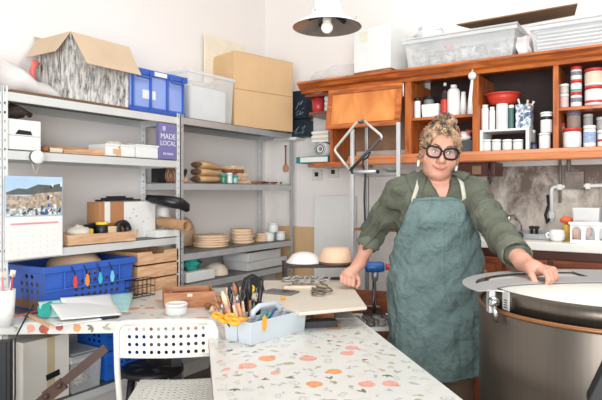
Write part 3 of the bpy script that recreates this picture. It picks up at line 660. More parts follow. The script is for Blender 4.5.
def motif(m,kind,put,s,a,rn):
    ca,sa=cos(a),sin(a)
    def P(pts): 
        q=[put((x*ca-y*sa)*s,(x*sa+y*ca)*s) for x,y in pts]; m.add(q,[tuple(range(len(q)))])
    circ=lambda rx,ry,cx=0,cy=0,n=14:[(cx+rx*cos(2*PI*i/n),cy+ry*sin(2*PI*i/n)) for i in range(n)]
    leaf=lambda l,w,cx=0,cy=0,b=0:[(cx+cos(b)*x-sin(b)*y,cy+sin(b)*x+cos(b)*y) for x,y in [(0,0),(l*.3,w),(l*.65,w*.9),(l,0),(l*.65,-w*.9),(l*.3,-w)]]
    if kind in (0,1,2):
        m.mt(1+kind).__class__; m.mt(1+kind); P(circ(.5,.46)); P([(-.12,.42),(-.2,.66),(-.05,.55),(0,.7),(.06,.55),(.2,.66),(.12,.42)])
        m.mt(8); 
    elif kind==3:
        m.mt(rn.choice((4,5))); 
        for b in (-.7,.1,.9): P(leaf(.8,.16,0,0,b))
    elif kind==4:
        m.mt(rn.choice((4,6,5))); P(leaf(1,.17,-.5,0,0))
        if rn.random()<.6: P(leaf(.6,.12,-.2,.1,.9))
    elif kind==5:
        m.mt(rn.choice((6,7))); 
        for k in range(3): P(leaf(.45,.10,-.5+.35*k,0,.8 if k%2 else -.8))
        P([(-.6,-.02),(.6,-.02),(.6,.02),(-.6,.02)])
    elif kind==7:
        m.mt(rn.choice((1,7,4))); P(circ(.32,.24))
        m.mt(6); P(leaf(.6,.12,.25,0,.5))
    elif kind==6:   # outlined pear / butterfly
        m.mt(6)
        for q in range(2):
            o=leaf(.7,.36,0,0,.6+q*1.4); i_=[(x*.82+.03,y*.82+.05) for x,y in o]
            for k in range(6): P([o[k],o[(k+1)%6],i_[(k+1)%6],i_[k]])
def cloth(label,poly,z,skirt,seed,n,smin,drop,edges):
    m=MB(); off=.004; m.prism([(x,y) for x,y in poly],z-.003,z)
    cnt=len(poly)
    for i in edges:
        (x1,y1),(x2,y2)=poly[i],poly[(i+1)%cnt]; d=Vector((x2-x1,y2-y1)).normalized(); nn=Vector((d.y,-d.x))
        m.mt(0); q=[(x1,y1),(x2,y2),(x2+nn.x*off,y2+nn.y*off),(x1+nn.x*off,y1+nn.y*off)]
        m.prism(q,z-drop,z)
        ln=math.hypot(x2-x1,y2-y1); rn=random.Random(seed+i); s0=.03
        while s0<ln-.03:
            s=rn.uniform(.032,.044); k=rn.choice((1,0,2,3,4,6,1,4)); zz=z-drop/2+rn.uniform(-.004,.004)
            put=lambda a,b,s0=s0,zz=zz:(x1+d.x*(s0+a)+nn.x*(off+.0007),y1+d.y*(s0+a)+nn.y*(off+.0007),min(z-.001,max(z-drop+.001,zz+b)))
            motif(m,k,put,s,rn.uniform(-.6,.6)+(PI if rn.random()<.5 else 0),rn); s0+=rn.uniform(.045,.075)
    m.mt(0); rn=random.Random(seed); pl=[]
    xs=[p[0] for p in poly]; ys=[p[1] for p in poly]; tries=0
    while len(pl)<n and tries<20000:
        tries+=1
        p=(rn.uniform(min(xs),max(xs)),rn.uniform(min(ys),max(ys)))
        s=rn.choice((.061,.05,.042,.036,.034,.03,.028)); 
        if not all(inside((p[0]+s*.6*cos(k),p[1]+s*.6*sin(k)),poly) for k in (0,1,2,3,4,5)): continue
        if any(math.hypot(p[0]-q[0],p[1]-q[1])<(s+q[2])*.62 for q in pl): continue
        pl.append((p[0],p[1],s))
    for i,(x,y,s) in enumerate(pl):
        k=rn.choice((0,0,7,2,7)) if s>.048 else rn.choice((3,4,4,5,5,6,4,7,5,6,7))
        put=lambda a,b,x=x,y=y:(x+a,y+b,z+.0005)
        motif(m,k,put,s,rn.uniform(0,6.28),rn)
    return solo(m,'tablecloth',[CLOTH]+PRC,label,'tablecloth',(OX,OY,0),TR)
cloth('fruit patterned white oilcloth on the long worktop by the shelves',poly,ZT,1,5,150,0,.050,(0,1))
cloth('fruit patterned white oilcloth covering the foreground table',[(-TW,-TLn),(0,-TLn),(0,-.006),(-TW,-.006)],ZT,1,9,330,0,.04,(0,1,3))

# ============================================================ ON THE WORKTOP, LEFT
def sheet(name,pts,z,th,mt_,label,cat):
    w=[at(px,py,z) for px,py in pts]; cx=sum(p[0] for p in w)/len(w); cy=sum(p[1] for p in w)/len(w)
    q=[(p[0]-cx,p[1]-cy) for p in w]
    if sum(q[i][0]*q[(i+1)%len(q)][1]-q[(i+1)%len(q)][0]*q[i][1] for i in range(len(q)))<0: q=q[::-1]
    m=MB().prism(q,0,th); return solo(m,name,mt_,label,cat,(cx,cy,z))
def lean(name,front,back,xb,mt_,label,cat,zf=ZT+.0015,amp=.0,th=.0015,lift=.0):
    P_=[Vector(at(*front[0],zf)),Vector(at(*front[1],zf)),Vector(onXp(*back[1],xb)),Vector(onXp(*back[0],xb))]
    o_=Vector((P_[0].x,P_[0].y,zf)); m=MB()
    def fn(u,v):
        p=(P_[0].lerp(P_[1],u)).lerp(P_[3].lerp(P_[2],u),v)-o_; s2=max(0,sin(PI*v)*sin(PI*u))
        p.z=max(0,p.z+(amp*sin(11*u+5*v)*sin(7*v+3*u)-lift)*s2**.5); return p
    m.grid(fn,14,10); return solo(m,name,mt_,label,cat,o_,0,solid=th,off=1)
lean('plastic_sheet',((42,318),(128,312)),((38,302),(134,292)),XF+.05,mat('pale_turquoise_film',c(176,222,216),.4,var=.15,vs=14),'pale turquoise plastic sheet under the loose papers, leaning on the blue crate','plastic sheet',amp=.003)
lean('folder',((39,317),(49,318)),((37,307),(52,301)),XF+.065,TEAL,'small teal folder corner poking out left of the loose papers','folder',zf=ZT+.006)
lean('paper_sheet',((61,320),(122,315)),((50,304),(112,299)),XF+.085,PAPER,'large white paper sloping over the turquoise sheet by the blue crate','paper',zf=ZT+.009,amp=.002)
lean('paper_sheet',((66,312),(116,308)),((60,298),(110,294)),XF+.058,PAPER,'white paper sheet tucked behind the large sloping paper','paper',zf=ZT+.010,amp=.003)
def stick(name,a,b,w,h,mt_,label,cat,z=ZT+.001,parts=None):
    A=Vector(at(*a,z));Bv=Vector(at(*b,z)); d=Bv-A; t=thing(name,label,cat,A,math.atan2(d.y,d.x)); l=d.length
    m=MB(); m.box(0,l*(.72 if parts else 1),-w/2,w/2,0,h); m.build('blade' if parts else 'slat',mt_,t,bevel=.001)
    if parts: m=MB(); m.box(l*.72,l,-w*.8,w*.8,0,h*2.2); m.build('handle',parts,t,bevel=.002)
    return t
stick('wooden_strip',(27,315),(52,328),.022,.008,PINE,'short pine slat lying at the front left of the worktop','slat')
stick('palette_knife',(54,326),(118,317),.022,.004,WHITE,'long white palette knife with a black handle at the front of the worktop','knife',parts=BLACK)
stick('pencil',(12,318),(40,311),.007,.007,mat('coral_pencil',c(222,110,96),.5),'coral red pencil behind the short pine slat','pencil')
stick('pencil',(2,307),(30,303),.007,.007,mat('coral_pencil',c(222,110,96),.5),'red pencil lying next to the white pen cup','pencil')
sheet('plastic_film',[(3,322),(20,326),(24,316),(8,313)],ZT+.001,.0015,CLEAR,'clear plastic film scrap at the front left corner of the worktop','film')
# black cord over the edge
pts=[onXp(34,304,XF+.03),onXp(31,310,XF+.03),onXp(27,315,XF+.03),at(22,325,ZT+.004)]
e=Vector(at(16,336.5,ZT+.004)); pts+=[tuple(e)]; ed=Vector((e.x,e.y,0))-Vector((VV.x,VV.y,0))*.012
pts+=[(ed.x,ed.y,ZT-.004),(ed.x,ed.y,ZT-.05),(ed.x+.01,ed.y-.005,ZT-.2),(ed.x+.0,ed.y-.01,ZT-.45),(ed.x,ed.y-.01,FZ+.004)]
m=MB().tube(pts,.0035,n=6); solo(m,'cable',BLACK,'black cable running over the front edge of the worktop at left','cable')
# pen cup on the low shelf edge
l=atD(5,2.31); l=(l[0]+.05,l[1]); Z4=ZT-.005; t=thing('pen_cup','white cup of pens and brushes at the far left under the calendar','cup',(l[0]-.05,l[1],ZT+.001),0)
m=MB(); m.shell([(.032,0),(.040,.15)],.003); m.build('cup',WHITE,t)
pc=[('pencil','red pencil standing in the white cup at the far left',TERRA),('pen','black pen standing in the white cup at the far left',BLACK),('brush','white bristled brush leaning out of the white cup at the far left',WHITE),('pencil','green pencil standing in the white cup at the far left',mat('green_pencil',c(70,150,90),.5)),('pencil','pink pencil standing in the white cup at the far left',mat('pink_pencil',c(220,120,140),.5))]
for i,(nm,lab,mm) in enumerate(pc):
    a=2*PI*i/5+.5; r=.02; t=thing(nm,lab,nm,(l[0]-.05+r*cos(a)*.6,l[1]+r*sin(a)*.6,Z4+.006),0)
    dx,dy=.05*cos(a),.06*sin(a)
    if nm=='brush': dx,dy=.02,.09
    m=MB(); m.tube([(0,0,0),(dx*.35,dy*.35,.2)],.0035,n=8); m.build('shaft',mm,t)
    m=MB(); m.tube([(dx*.35,dy*.35,.2),(dx*.4,dy*.4,.225)],[.0045 if nm!='brush' else .012,.001 if nm!='brush' else .011],n=8); m.build('tip',TAN if nm=='pencil' else mm,t)
# wire basket by the pine crates
y0=onX(133,XF+.1); y1=onX(155,XF+.1); t=thing('wire_basket','small black wire basket in front of the pine slatted crates','basket',(XF+.10,(y0+y1)/2,ZT+.001),LR); a=(y1-y0)/2
m=MB()
for z in (.003,.05,.09): m.tube([(-a,0,z),(a,0,z),(a,.06,z),(-a,.06,z)],.0022,n=6,closed=True)
m.build('hoops',BLACK,t); m=MB()
for i in range(6): u=-a+2*a*i/5; m.tube([(u,0,.09),(u,0,.003),(u,.06,.003),(u,.06,.09)],.0016,n=6)
m.build('wires',BLACK,t)
# open brown wooden box
A_=Vector(at(164,309,ZT+.001)); a=.119; h=.072; d=.19; l=(A_.x+a*cos(R(49)),A_.y+a*sin(R(49)),A_.z); t=thing('wooden_box','open reddish brown wooden box on the worktop before the middle post','box',l,R(49))
RB=wood('reddish_box_wood',c(160,102,66),c(204,146,104),.5,5,(2,9,9))
m=MB(); m.box(-a,a,0,d,0,.006); m.box(-a,a,d-.008,d,.006,h); m.box(-a,-a+.008,.008,d-.008,.006,h); m.box(a-.008,a,.008,d-.008,.006,h); m.build('carcass',RB,t)
m=MB(); m.box(-a,a,0,.008,.006,h); m.build('front_board',RB,t,bevel=.001)
m=MB(); m.box(-.012,.012,-.003,-.0002,h-.02,h-.006); m.build('latch',BEIGE,t)
m=MB(); m.blob((0,.07,.03),(a*.75,.045,.028),.2,5); solo(m,'rag',mat('dark_red_rag',c(110,60,56),.9,var=.3),'dark red rag inside the open reddish wooden box','cloth',(l[0],l[1],l[2]+.010),R(49))
for (px,py,pr,h,lab) in ((176.5,316.5,10.8,.05,'low round white tub on the worktop in front of the wooden box'),):
    x,y,z=at(px,py-2.5,ZT+.001); r=pr*Dof(x,y)/FPX
    t=jar(lab,(x,y,z),r,h,WHITE,WHITE,None,name='plastic_tub',cat='tub',lidh=.012)

# ============================================================ BOARD, TABLET, WIRE
ZBD=.875
pts=[(367,306.5),(300,312.5),(258,300),(238,288),(262,280.5),(347,278)]
w=[at(px,py,ZBD) for px,py in pts]; BX=sum(p[0] for p in w)/6; BY=sum(p[1] for p in w)/6
q=[(p[0]-BX,p[1]-BY) for p in w]
m=MB(); m.prism(q[::-1] if sum(q[i][0]*q[(i+1)%6][1]-q[(i+1)%6][0]*q[i][1] for i in range(6))<0 else q,-.014,0)
solo(m,'work_board',[LINEN],'large cream canvas covered board raised above the corner of the worktop','board',(BX,BY,ZBD),bevel=.004)
for i,(px,D,lab,mm) in enumerate(((322,2.45,'dark wooden block propping the cream board near the table corner',BROWNW),(336,2.66,'dark wooden block propping the back right corner of the cream board',BROWNW),(270,2.60,'dark wooden block propping the left end of the cream board',BROWNW))):
    x,y=atD(px,D); m=MB().box(-.045,.045,-.03,.03,0,ZBD-.014-ZT-.0015); solo(m,'wooden_block',mm,lab,'block',(x,y,ZT+.0005),TR,'blocks under the board')
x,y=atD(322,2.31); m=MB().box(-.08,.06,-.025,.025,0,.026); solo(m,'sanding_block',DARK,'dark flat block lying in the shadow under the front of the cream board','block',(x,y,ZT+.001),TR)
# tablet
x,y,_=at(280.5,293,ZBD); t=thing('tablet','dark tablet in a grey case lying on the cream board','tablet',(x,y,ZBD+.001),R(33-28))
m=MB().box(-.075,.075,-.045,.05,0,.008); m.build('case',mat('grey_case',c(120,116,112),.5),t,bevel=.003)
m=MB().box(-.064,.064,-.036,.041,.0082,.0088); m.build('screen',mat('dark_screen',c(52,48,48),.2),t)
# curled loop tools heap on board
WIRE=mat('dull_wire',c(120,110,98),.5,.4)
rn=random.Random(21)
for i,(px,py) in enumerate(((316,293),(321,291),(325,294),(318,296))):
    x,y,_=at(px,py,ZBD); m=MB(); r=.027+.007*rn.random()
    pts=[((r*(1-.05*k/10))*cos(k*.55+i),(r*.7)*sin(k*.55+i)+.004*k/6,.006+.004*sin(k*.8+i)+.0012*k/3+.003) for k in range(26)]
    m.tube(pts,.0038,n=6); solo(m,'wire_coil',WIRE,['dark wire coil nearest the tablet on the cream board','dark wire coil at the back of the small heap on the cream board','dark wire coil nearest the fist on the cream board','dark wire coil at the front of the small heap on the cream board'][i],'wire coil',(x,y,ZBD+.001),0,'wire coils on the board')
x,y,_=at(283,300,ZBD); m=MB().blob((0,0,.008),(.01,.01,.009),.05,1); solo(m,'clay_ball',ORG,'tiny orange ball on the cream board beside the tablet','ball',(x,y,ZBD+.001))

_before=set(bpy.data.objects)
# ============================================================ TOOL CADDY
xn,yn,_=at(249.5,346,ZT); CA=R(82); t=thing('tool_caddy','light grey plastic caddy with a handle, crammed with brushes and tools','caddy',(xn,yn,ZT+.001),CA)
lx,ly,ch=.345,.15,.092
def cbox(m,x0,x1,y0,y1,h,fl,th=.003):
    b=[(x0,y0),(x1,y0),(x1,y1),(x0,y1)]; tp=[(x0-fl,y0-fl),(x1+fl,y0-fl),(x1+fl,y1+fl),(x0-fl,y1+fl)]
    vs=[(*p,0) for p in b]+[(*p,h) for p in tp]; m.add(vs,[(3,2,1,0)]+[(i,(i+1)%4,4+(i+1)%4,4+i) for i in range(4)])
m=MB(); cbox(m,.008,lx-.008,.0,.070,ch,.006); m.build('front_bin',GREYP,t,solid=.003,bevel=.012)
m=MB(); cbox(m,.008,lx-.008,.084,ly,ch,.006); m.build('rear_bin',GREYP,t,solid=.003,bevel=.012)
m=MB(); 
for (a0,a1) in ((-.0075,-.003),(.073,.081),(ly+.003,ly+.0075)): m.box(.0,lx,a0,a1,ch-.008,ch)
m.box(-.002,.003,-.0075,ly+.0075,ch-.008,ch); m.box(lx-.003,lx+.002,-.0075,ly+.0075,ch-.008,ch); m.build('rim',GREYP,t,bevel=.002)
m=MB(); m.tube([(.09,.077,ch-.01),(.095,.077,ch+.018),(.13,.077,ch+.036),(.22,.077,ch+.036),(.255,.077,ch+.018),(.26,.077,ch-.01)],.013,n=10); m.build('handle',GREYP,t)
caddyM=Matrix.Translation((xn,yn,ZT+.001))@Matrix.Rotation(CA,4,'Z')@Matrix.Scale(K,4)
rn=random.Random(17)
HW=[BROWNW,TAN,BLACK,mat('peach_handle',c(222,152,108),.5),TAN,BROWNW,BLACK,mat('teal_handle',c(40,120,120),.4)]
HN=['brown','pale wooden','black','peach coloured','light wooden','reddish brown','glossy black','teal']
def ctool(kind,u,v,dx,dy,ln,mi,lab,ztop=None):
    p=caddyM@Vector((u,v,.006)); t=thing(kind,lab,kind.replace('_',' '),p,CA,'tools in the caddy')
    tip=Vector((dx,dy,ln)); m=MB()
    m.tube([(0,0,.006),tip*.35,tip*.62],[.005,.009,.0055],n=8); m.build('handle',HW[mi],t)
    if kind=='brush':
        m=MB(); m.tube([tip*.62,tip*.75],[.007,.008],n=8); m.build('ferrule',STEEL,t)
        m=MB(); m.tube([tip*.75,tip*.88,tip],[.008,.011,.002],n=8); m.build('bristles',[BROWNW,BLACK,LINEN][mi%3],t)
    elif kind=='loop_tool':
        m=MB(); d=tip*.62; s=.016; m.tube([d,d+Vector((s,0,.02)),d+Vector((s*.6,0,.045)),d+Vector((-s*.6,0,.045)),d+Vector((-s,0,.02)),d],.0014,n=5); m.build('loop',STEEL,t)
    else:
        m=MB(); m.tube([tip*.62,tip*.85,tip],[.006,.012,.005],n=8); m.build('head',[TAN,BROWNW,BLACK][mi%3],t)
where=['at the near end of the caddy','just behind the orange scissors','left of the caddy handle','against the rear rim','in the middle of the bundle','leaning furthest left out of the caddy','leaning towards the cream board','near the handle base','at the back of the bundle','tallest of the bundle','leaning over the rear rim','in front of the bundle']
n=0
for u,v,dx,dy,ln in ((.03,.12,-.05,.06,.19),(.05,.10,-.03,.05,.22),(.05,.13,.0,.05,.21),(.08,.11,-.04,.03,.23),(.10,.13,.02,.05,.22),(.11,.10,.0,.02,.24),(.03,.095,-.06,.09,.16),(.13,.12,.05,.03,.2),(.06,.14,-.01,.05,.2),(.09,.14,.01,.05,.22),(.15,.12,.06,.03,.23),(.04,.115,-.06,.03,.2)):
    k=('brush','loop_tool','modelling_tool')[n%3]; mi=n%8
    ctool(k,u,v,dx,dy,ln,mi,f'{HN[mi]} handled {k.replace("_"," ")} {where[n]}'); n+=1
for i,(u,v,dx,dy,ln,lab) in enumerate(((.13,.135,.03,.03,.2,'long black marker leaning right in the caddy'),(.16,.135,.06,.03,.17,'short black marker leaning to the board in the caddy'),(.15,.11,.04,.02,.22,'tall black marker in the middle of the caddy'))):
    p=caddyM@Vector((u,v,.006)); m=MB(); m.tube([(0,0,.004),(dx,dy,ln*.75),(dx*1.03,dy*1.03,ln*.76),(dx*1.35,dy*1.35,ln)],[.008,.010,.011,.011],n=10); solo(m,'marker',BLACK,lab,'marker',p,CA,'black markers in the caddy')
# orange scissors hung over the near end
for i,(u,v,lab) in enumerate(((-.055,.10,'orange handled scissors hanging over the far left rim of the caddy'),(-.045,.035,'orange handled scissors at the near end of the caddy'))):
    p=caddyM@Vector((u,v,ch+.012)); t=thing('scissors',lab,'scissors',p,CA+R(10-25*i),'orange scissors'); 
    for s_ in (-1,1):
        m=MB(); m.tube([(.02*cos(a)-.012,.017*s_+.014*sin(a),.006+.006*s_+.006*sin(a)) for a in [2*PI*k/14 for k in range(14)]],.009,n=8,closed=True); m.build('handle',ORG,t)
        m=MB(); m.tube([(.012,.012*s_,.006),(.03,.003*s_,.002),(.06,.0,-.002)],[.007,.008,.006],n=8); m.build('shank',ORG,t)
    m=MB(); m.rod((.058,0,-.002),(.12,.005,-.03),.012,.003); m.build('blade',STEEL,t)
for i,(u,v,mm,lab,du) in enumerate(((.08,.03,mat('blue_pen',c(48,72,170),.4),'blue pen lying across the front bin of the caddy',.1),(.12,.05,mat('blue_pen',c(48,72,170),.4),'blue pen under the caddy handle',.09),(.06,.02,mat('teal_pen',c(40,130,130),.4),'teal pen poking over the front rim of the caddy',.1),(.05,.05,mat('teal_pen',c(40,130,130),.4),'teal pen behind the near scissors in the caddy',.12))):
    p=caddyM@Vector((u,v,ch-.02)); m=MB(); m.tube([(0,0,-.03),(du*.9,.008,.028),(du,.01,.034)],[.006,.006,.003],n=8); solo(m,'pen',mm,lab,'pen',p,CA,'pens in the caddy')
p=caddyM@Vector((.075,-.012,ch-.035)); m=MB(); m.prismy([(-.01,.0),(0,-.012),(.010,.0),(.012,.04),(.004,.055),(-.010,.045)],0,.004); solo(m,'clip',ORG,'orange clip hooked over the front rim of the caddy','clip',p,CA)
# things behind the caddy
x,y,_=at(228,315,ZT); m=MB().tbox(.09,.07,.075,1.05); solo(m,'pot',mat('pink_speckled_pot',c(222,150,148),.6,var=.3,vs=40),'small pink speckled square pot behind the scissors','pot',(x,y,ZT+.001),R(50),bevel=.003)
x,y,_=at(221,311,ZT); 
for i in range(7):
    a=i*2.4; m=MB(); m.blob((0,0,.018),(.02,.015,.016),.25,i+30); solo(m,'clay_scrap',[BEIGE,BROWNW,TAN][i%3],['cream','dark brown','tan','cream','brown','light tan','off white'][i]+' clay scrap '+['in front of the wooden box end','beside the pink pot','at the left of the pink pot','between the tubs and the caddy','behind the pink pot','next to the tool bundle','by the reddish box corner'][i],'scrap',(x+.05*cos(a)*(1+i*.12),y+.05*sin(a)*(1+i*.12),ZT+.0015),a,'clay scraps on the worktop')
x,y=atD(252,2.62); t=thing('tape_dispenser','black tape dispenser with a yellow roll standing behind the tool bundle','dispenser',(x,y,ZT+.001),R(60))
m=MB(); m.prismy([(-.06,0),(.07,0),(.075,.06),(.05,.16),(.01,.19),(-.04,.17),(-.065,.08)],-.025,.025); m.build('body',BLACK,t,bevel=.006)
m=MB(); m.M=Matrix.Translation((-.02,-.03,.12))@Matrix.Rotation(R(90),4,'X'); m.lathe([(.010,0),(.021,0),(.021,.012),(.010,.012),(.010,0)],n=22); m.build('yellow_roll',YELL,t)

for o in set(bpy.data.objects)-_before:
    if o.parent is None: o.scale=(K,K,K)
# ============================================================ RISER WITH BOWLS AND WIRE (back of worktop)
x,y=atD(318,3.06); RH=.165; t=thing('riser','low dark wooden riser at the back of the worktop carrying the bowls','riser',(x,y,ZT+.001),R(38))
m=MB(); m.box(-.19,.19,-.10,.13,RH-.014,RH); m.build('top',DKWOOD,t)
for s_ in (-1,1): m=MB(); m.box(s_*.18-.008,s_*.18+.008,-.09,.12,0,RH-.0145); m.build('side',DKWOOD,t)
ZR=ZT+RH+.002
for i,(px,lab,cc) in enumerate(((326,'grey tin under the riser on its left',c(150,150,148)),(338,'dark tin under the riser on its right',c(84,84,86)))):
    x,y=atD(px,3.02); m=MB(); m.lathe([(0,0),(.035,0),(.035,.085),(.037,.088),(.035,.092),(0,.092)],n=22); solo(m,'tin',mat('tin_metal_%d'%i,cc,.35,.6),lab,'tin',(x,y,ZT+.001))
x,y=atD(304,3.08); m=MB(); m.lathe([(.0995,0),(.1,.004),(.088,.014),(.06,.045),(.03,.055),(0,.057)],n=30); m.lathe([(0,0.001),(.0990,.001)],n=30)
solo(m,'dish',PAPER,'wide shallow white plaster dish upside down beside the tan bowl','dish',(x,y,ZR),0)
x,y=atD(336,3.03); t=thing('bowl','tan bisque bowl turned upside down near the white wall panel','bowl',(x,y,ZR),0)
BIS=mat('tan_bisque',c(226,190,160),.7,var=.06,vs=12)
m=MB(); m.lathe([(.090,.012),(.092,.02),(.086,.045),(.076,.075),(.062,.086),(0,.089)],n=32); m.lathe([(0,.0125),(.089,.0125)],n=32); m.build('wall',BIS,t)
m=MB(); m.lathe([(.092,0),(.094,.006),(.0915,.0122),(0,.0122)],n=32); m.lathe([(0,0.0005),(.092,.0005)],n=32); m.build('dark_rim',mat('dark_bowl_rim',c(96,72,60),.7),t)
x,y=atD(308,2.76); m=MB().box(-.12,.10,-.045,.05,0,.012); solo(m,'wooden_strip',BEIGE,'pale board under the row of grey wire coils','slat',(x,y,ZBD+.001),R(36))
rn=random.Random(2)
for i in range(9):
    px=287+4.8*i; x,y=atD(px,2.74+.015*(i%3)); m=MB(); r=.022+.006*rn.random(); ph=rn.uniform(0,6)
    m.tube([(r*cos(k*.62+ph)*(1-.015*k),r*.8*sin(k*.62+ph)*(1-.01*k),.010+.0013*k+.004*sin(k+ph)) for k in range(24)],.0042,n=6)
    solo(m,'wire_coil',mat('grey_wire',c(168,162,154),.5,.3,var=.25,vs=40),['leftmost','second','third','fourth','middle','sixth','seventh','eighth','rightmost'][i]+' grey wire coil in the row before the bowls','wire coil',(x,y,ZBD+.0135),0,'grey wire coils by the bowls')

# ============================================================ CHAIR AND STOOL
CH=mat('cream_white_powder_coat',c(226,224,216),.4,var=.02)
x,y=atD(166.5,2.12); t=thing('folding_chair','cream white metal folding chair with pierced back, pushed to the worktop','chair',(x,y,FZ),R(37)); t.scale=(K,K,.97)
W=.208; zt=.785
m=MB()
prof=[]
for s_ in (-1,1):
    m=MB(); m.tube([(s_*(W-.035),-.0,zt),(s_*(W-.012),.0,zt-.008),(s_*W,.0,zt-.035),(s_*W,.015,.60),(s_*W,.06,.45),(s_*W,.30,.012)],.0125,n=10); m.build('front_leg',CH,t)
    m=MB(); m.tube([(s_*(W-.03),.32,.43),(s_*(W-.03),.14,.25),(s_*(W-.03),-.06,.012)],.010,n=10); m.build('rear_leg',CH,t)
    for (yy,xx) in ((.30,W),(-.06,W-.03)):
        m=MB(); m.lathe([(0,0),(.016,0),(.015,.02),(0,.02)],cx=s_*xx,cy=yy,n=12); m.build('foot_cap',DARK,t)
m=MB(); m.tube([(-W+.03,-.0,zt),(0,-.004,zt+.002),(W-.03,.0,zt)],.0125,n=10); m.build('top_tube',CH,t)
m=MB()
bend=lambda u:-.018*sin(PI*u)
m.perf(lambda u,v:(-W+.008+(2*W-.016)*u,bend(u)+.004+.01*(1-v),.655+.122*v),13,4,.52,lambda i,j:i in(0,12)); 
m.build('backrest',CH,t,solid=.003)
m=MB(); m.tube([(-W,.008,.654),(-W*.5,-.006,.654),(0,-.012,.654),(W*.5,-.006,.654),(W,.008,.654)],.006,n=8); m.build('back_rail',CH,t)
m=MB()
def seatf(u,v):
    x=(u-.5)*2*(W-.022); return (x,.05+.33*v+.03*(1-(2*u-1)**2)*(v-.4)*.5,.455-.03*math.exp(-((u-.5)**2/.12))*(1-v*.8)+(.0 if v<.98 else -.012))
m.perf(seatf,13,12,.5,lambda i,j:i in(0,12) or j in(0,11)); m.build('seat',CH,t,solid=.003)
m=MB(); m.tube([(-W+.01,.36,.44),(W-.01,.36,.44)],.008); m.tube([(-W,.24,.11),(W,.24,.11)],.008); m.build('stretcher',CH,t)
x,y=atD(152.5,2.76); t=thing('stool','round black plastic stool with slots in its seat under the worktop','stool',(x,y,FZ),R(30)); t.scale=(.95,.95,.89)
m=MB(); r0=.155; m.lathe([(.0,.437),(.13,.437),(r0,.42),(r0+.003,.425),(r0,.447),(.14,.452),(0,.452)],n=36); m.build('seat',BLACK,t)
for k in range(6):
    a=2*PI*k/6; m=MB(); m.M=Matrix.Rotation(a,4,'Z'); m.box(.06,.115,-.014,.014,.4523,.4527); m.build('seat_slot',mat('slot_grey',c(78,78,80),.6),t)
for k in range(4):
    a=PI/4+k*PI/2; m=MB(); m.tube([(.11*cos(a),.11*sin(a),.436),(.16*cos(a),.16*sin(a),.0)],[.02,.014],n=10); m.build('leg',BLACK,t)
# ============================================================ UPPER CABINET ON THE BACK WALL
ZC0=1.515; ZC1=1.578; ZC2=2.03; ZC3=2.10
bx=lambda px,y=YF: onY(px,y)
XL=bx(330); XE=bx(303); X1=bx(405); X1b=bx(411.5); X2=bx(472.5); X2b=bx(478.5); X3=bx(553); X3b=bx(558.5); XR=.30
cab=thing('wall_cabinet','long orange varnished wall cabinet with open jar shelves and a raised flap door','cabinet',(XL,YF,ZC0))
class CB(MB):
    def __init__(s): super().__init__(); s.M=Matrix.Translation((-XL,-YF,-ZC0))
def cp(name,mt_,fn,**k):
    m=CB(); fn(m); return m.build(name,mt_,cab,**k)
YB=YW-.004
cp('cornice',ORANGE,lambda m:m.prismx([(YF-.075,ZC3),(YF-.075,ZC3-.012),(YF-.055,ZC3-.022),(YF-.045,ZC3-.04),(YF-.02,ZC3-.05),(YF-.012,ZC2+.0),(YF+.02,ZC2),(YF+.02,ZC3)],bx(297.5,YF-.06),XR))
cp('top_board',ORANGE,lambda m:m.box(XE,XR,YF+.021,YB,ZC3-.02,ZC3-.0005))
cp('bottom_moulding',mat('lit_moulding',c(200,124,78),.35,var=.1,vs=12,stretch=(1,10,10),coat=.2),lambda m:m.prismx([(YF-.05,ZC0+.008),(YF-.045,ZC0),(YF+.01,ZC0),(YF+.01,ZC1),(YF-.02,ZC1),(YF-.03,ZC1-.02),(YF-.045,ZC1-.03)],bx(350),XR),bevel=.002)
cp('bottom_board',ORANGE,lambda m:m.box(X1,XR,YF+.01,YB,ZC0+.02,ZC1))
cp('end_shelf_board',ORANGE,lambda m:m.prism([(bx(302,YF-.02),YF+.06),(bx(312,YF-.03),YF-.02),(bx(350),YF-.02),(bx(350),YB),(bx(302,YF-.02),YB)],ZC0-.0,ZC0+.028),bevel=.004)
for a,b in ((XL,XL+.022),(X1,X1b),(X2,X2b),(X3,X3b)):
    cp('stile',ORANGEV,lambda m:m.box(a,b,YF,YB,ZC1-.02 if a!=XL else ZC0+.028,ZC2))
cp('back_panel',DKWOOD,lambda m:m.box(X1b,XR,YB-.01,YB,ZC1,ZC3-.021))
cp('back_panel',mat('tan_back_panel',c(168,130,98),.7,var=.1),lambda m:m.box(XL+.022,X1,YB-.01,YB,ZC0+.12,ZC3-.021))
cp('end_panel',ORANGEV,lambda m:m.box(XR,XR+.022,YF,YB,ZC0,ZC3))
ZS1=1.803; ZS3=1.800
cp('shelf',ORANGE,lambda m:m.box(X1b+.001,X2-.001,YF+.015,YB-.011,ZS1-.016,ZS1))
cp('shelf',ORANGE,lambda m:m.box(X3b+.001,XR,YF+.015,YB-.011,ZS3-.016,ZS3))
ze=zof(113,XE,YF)
cp('end_shelf',REDW,lambda m:m.prism([(bx(309),YF+.0),(XL-.001,YF+.0),(XL-.001,YB),(bx(303),YB),(bx(303),YF+.08)],ze-.016,ze))
cp('end_shelf_top',REDW,lambda m:m.box(XE,XL-.001,YF+.03,YB,ZC2-.02,ZC2))
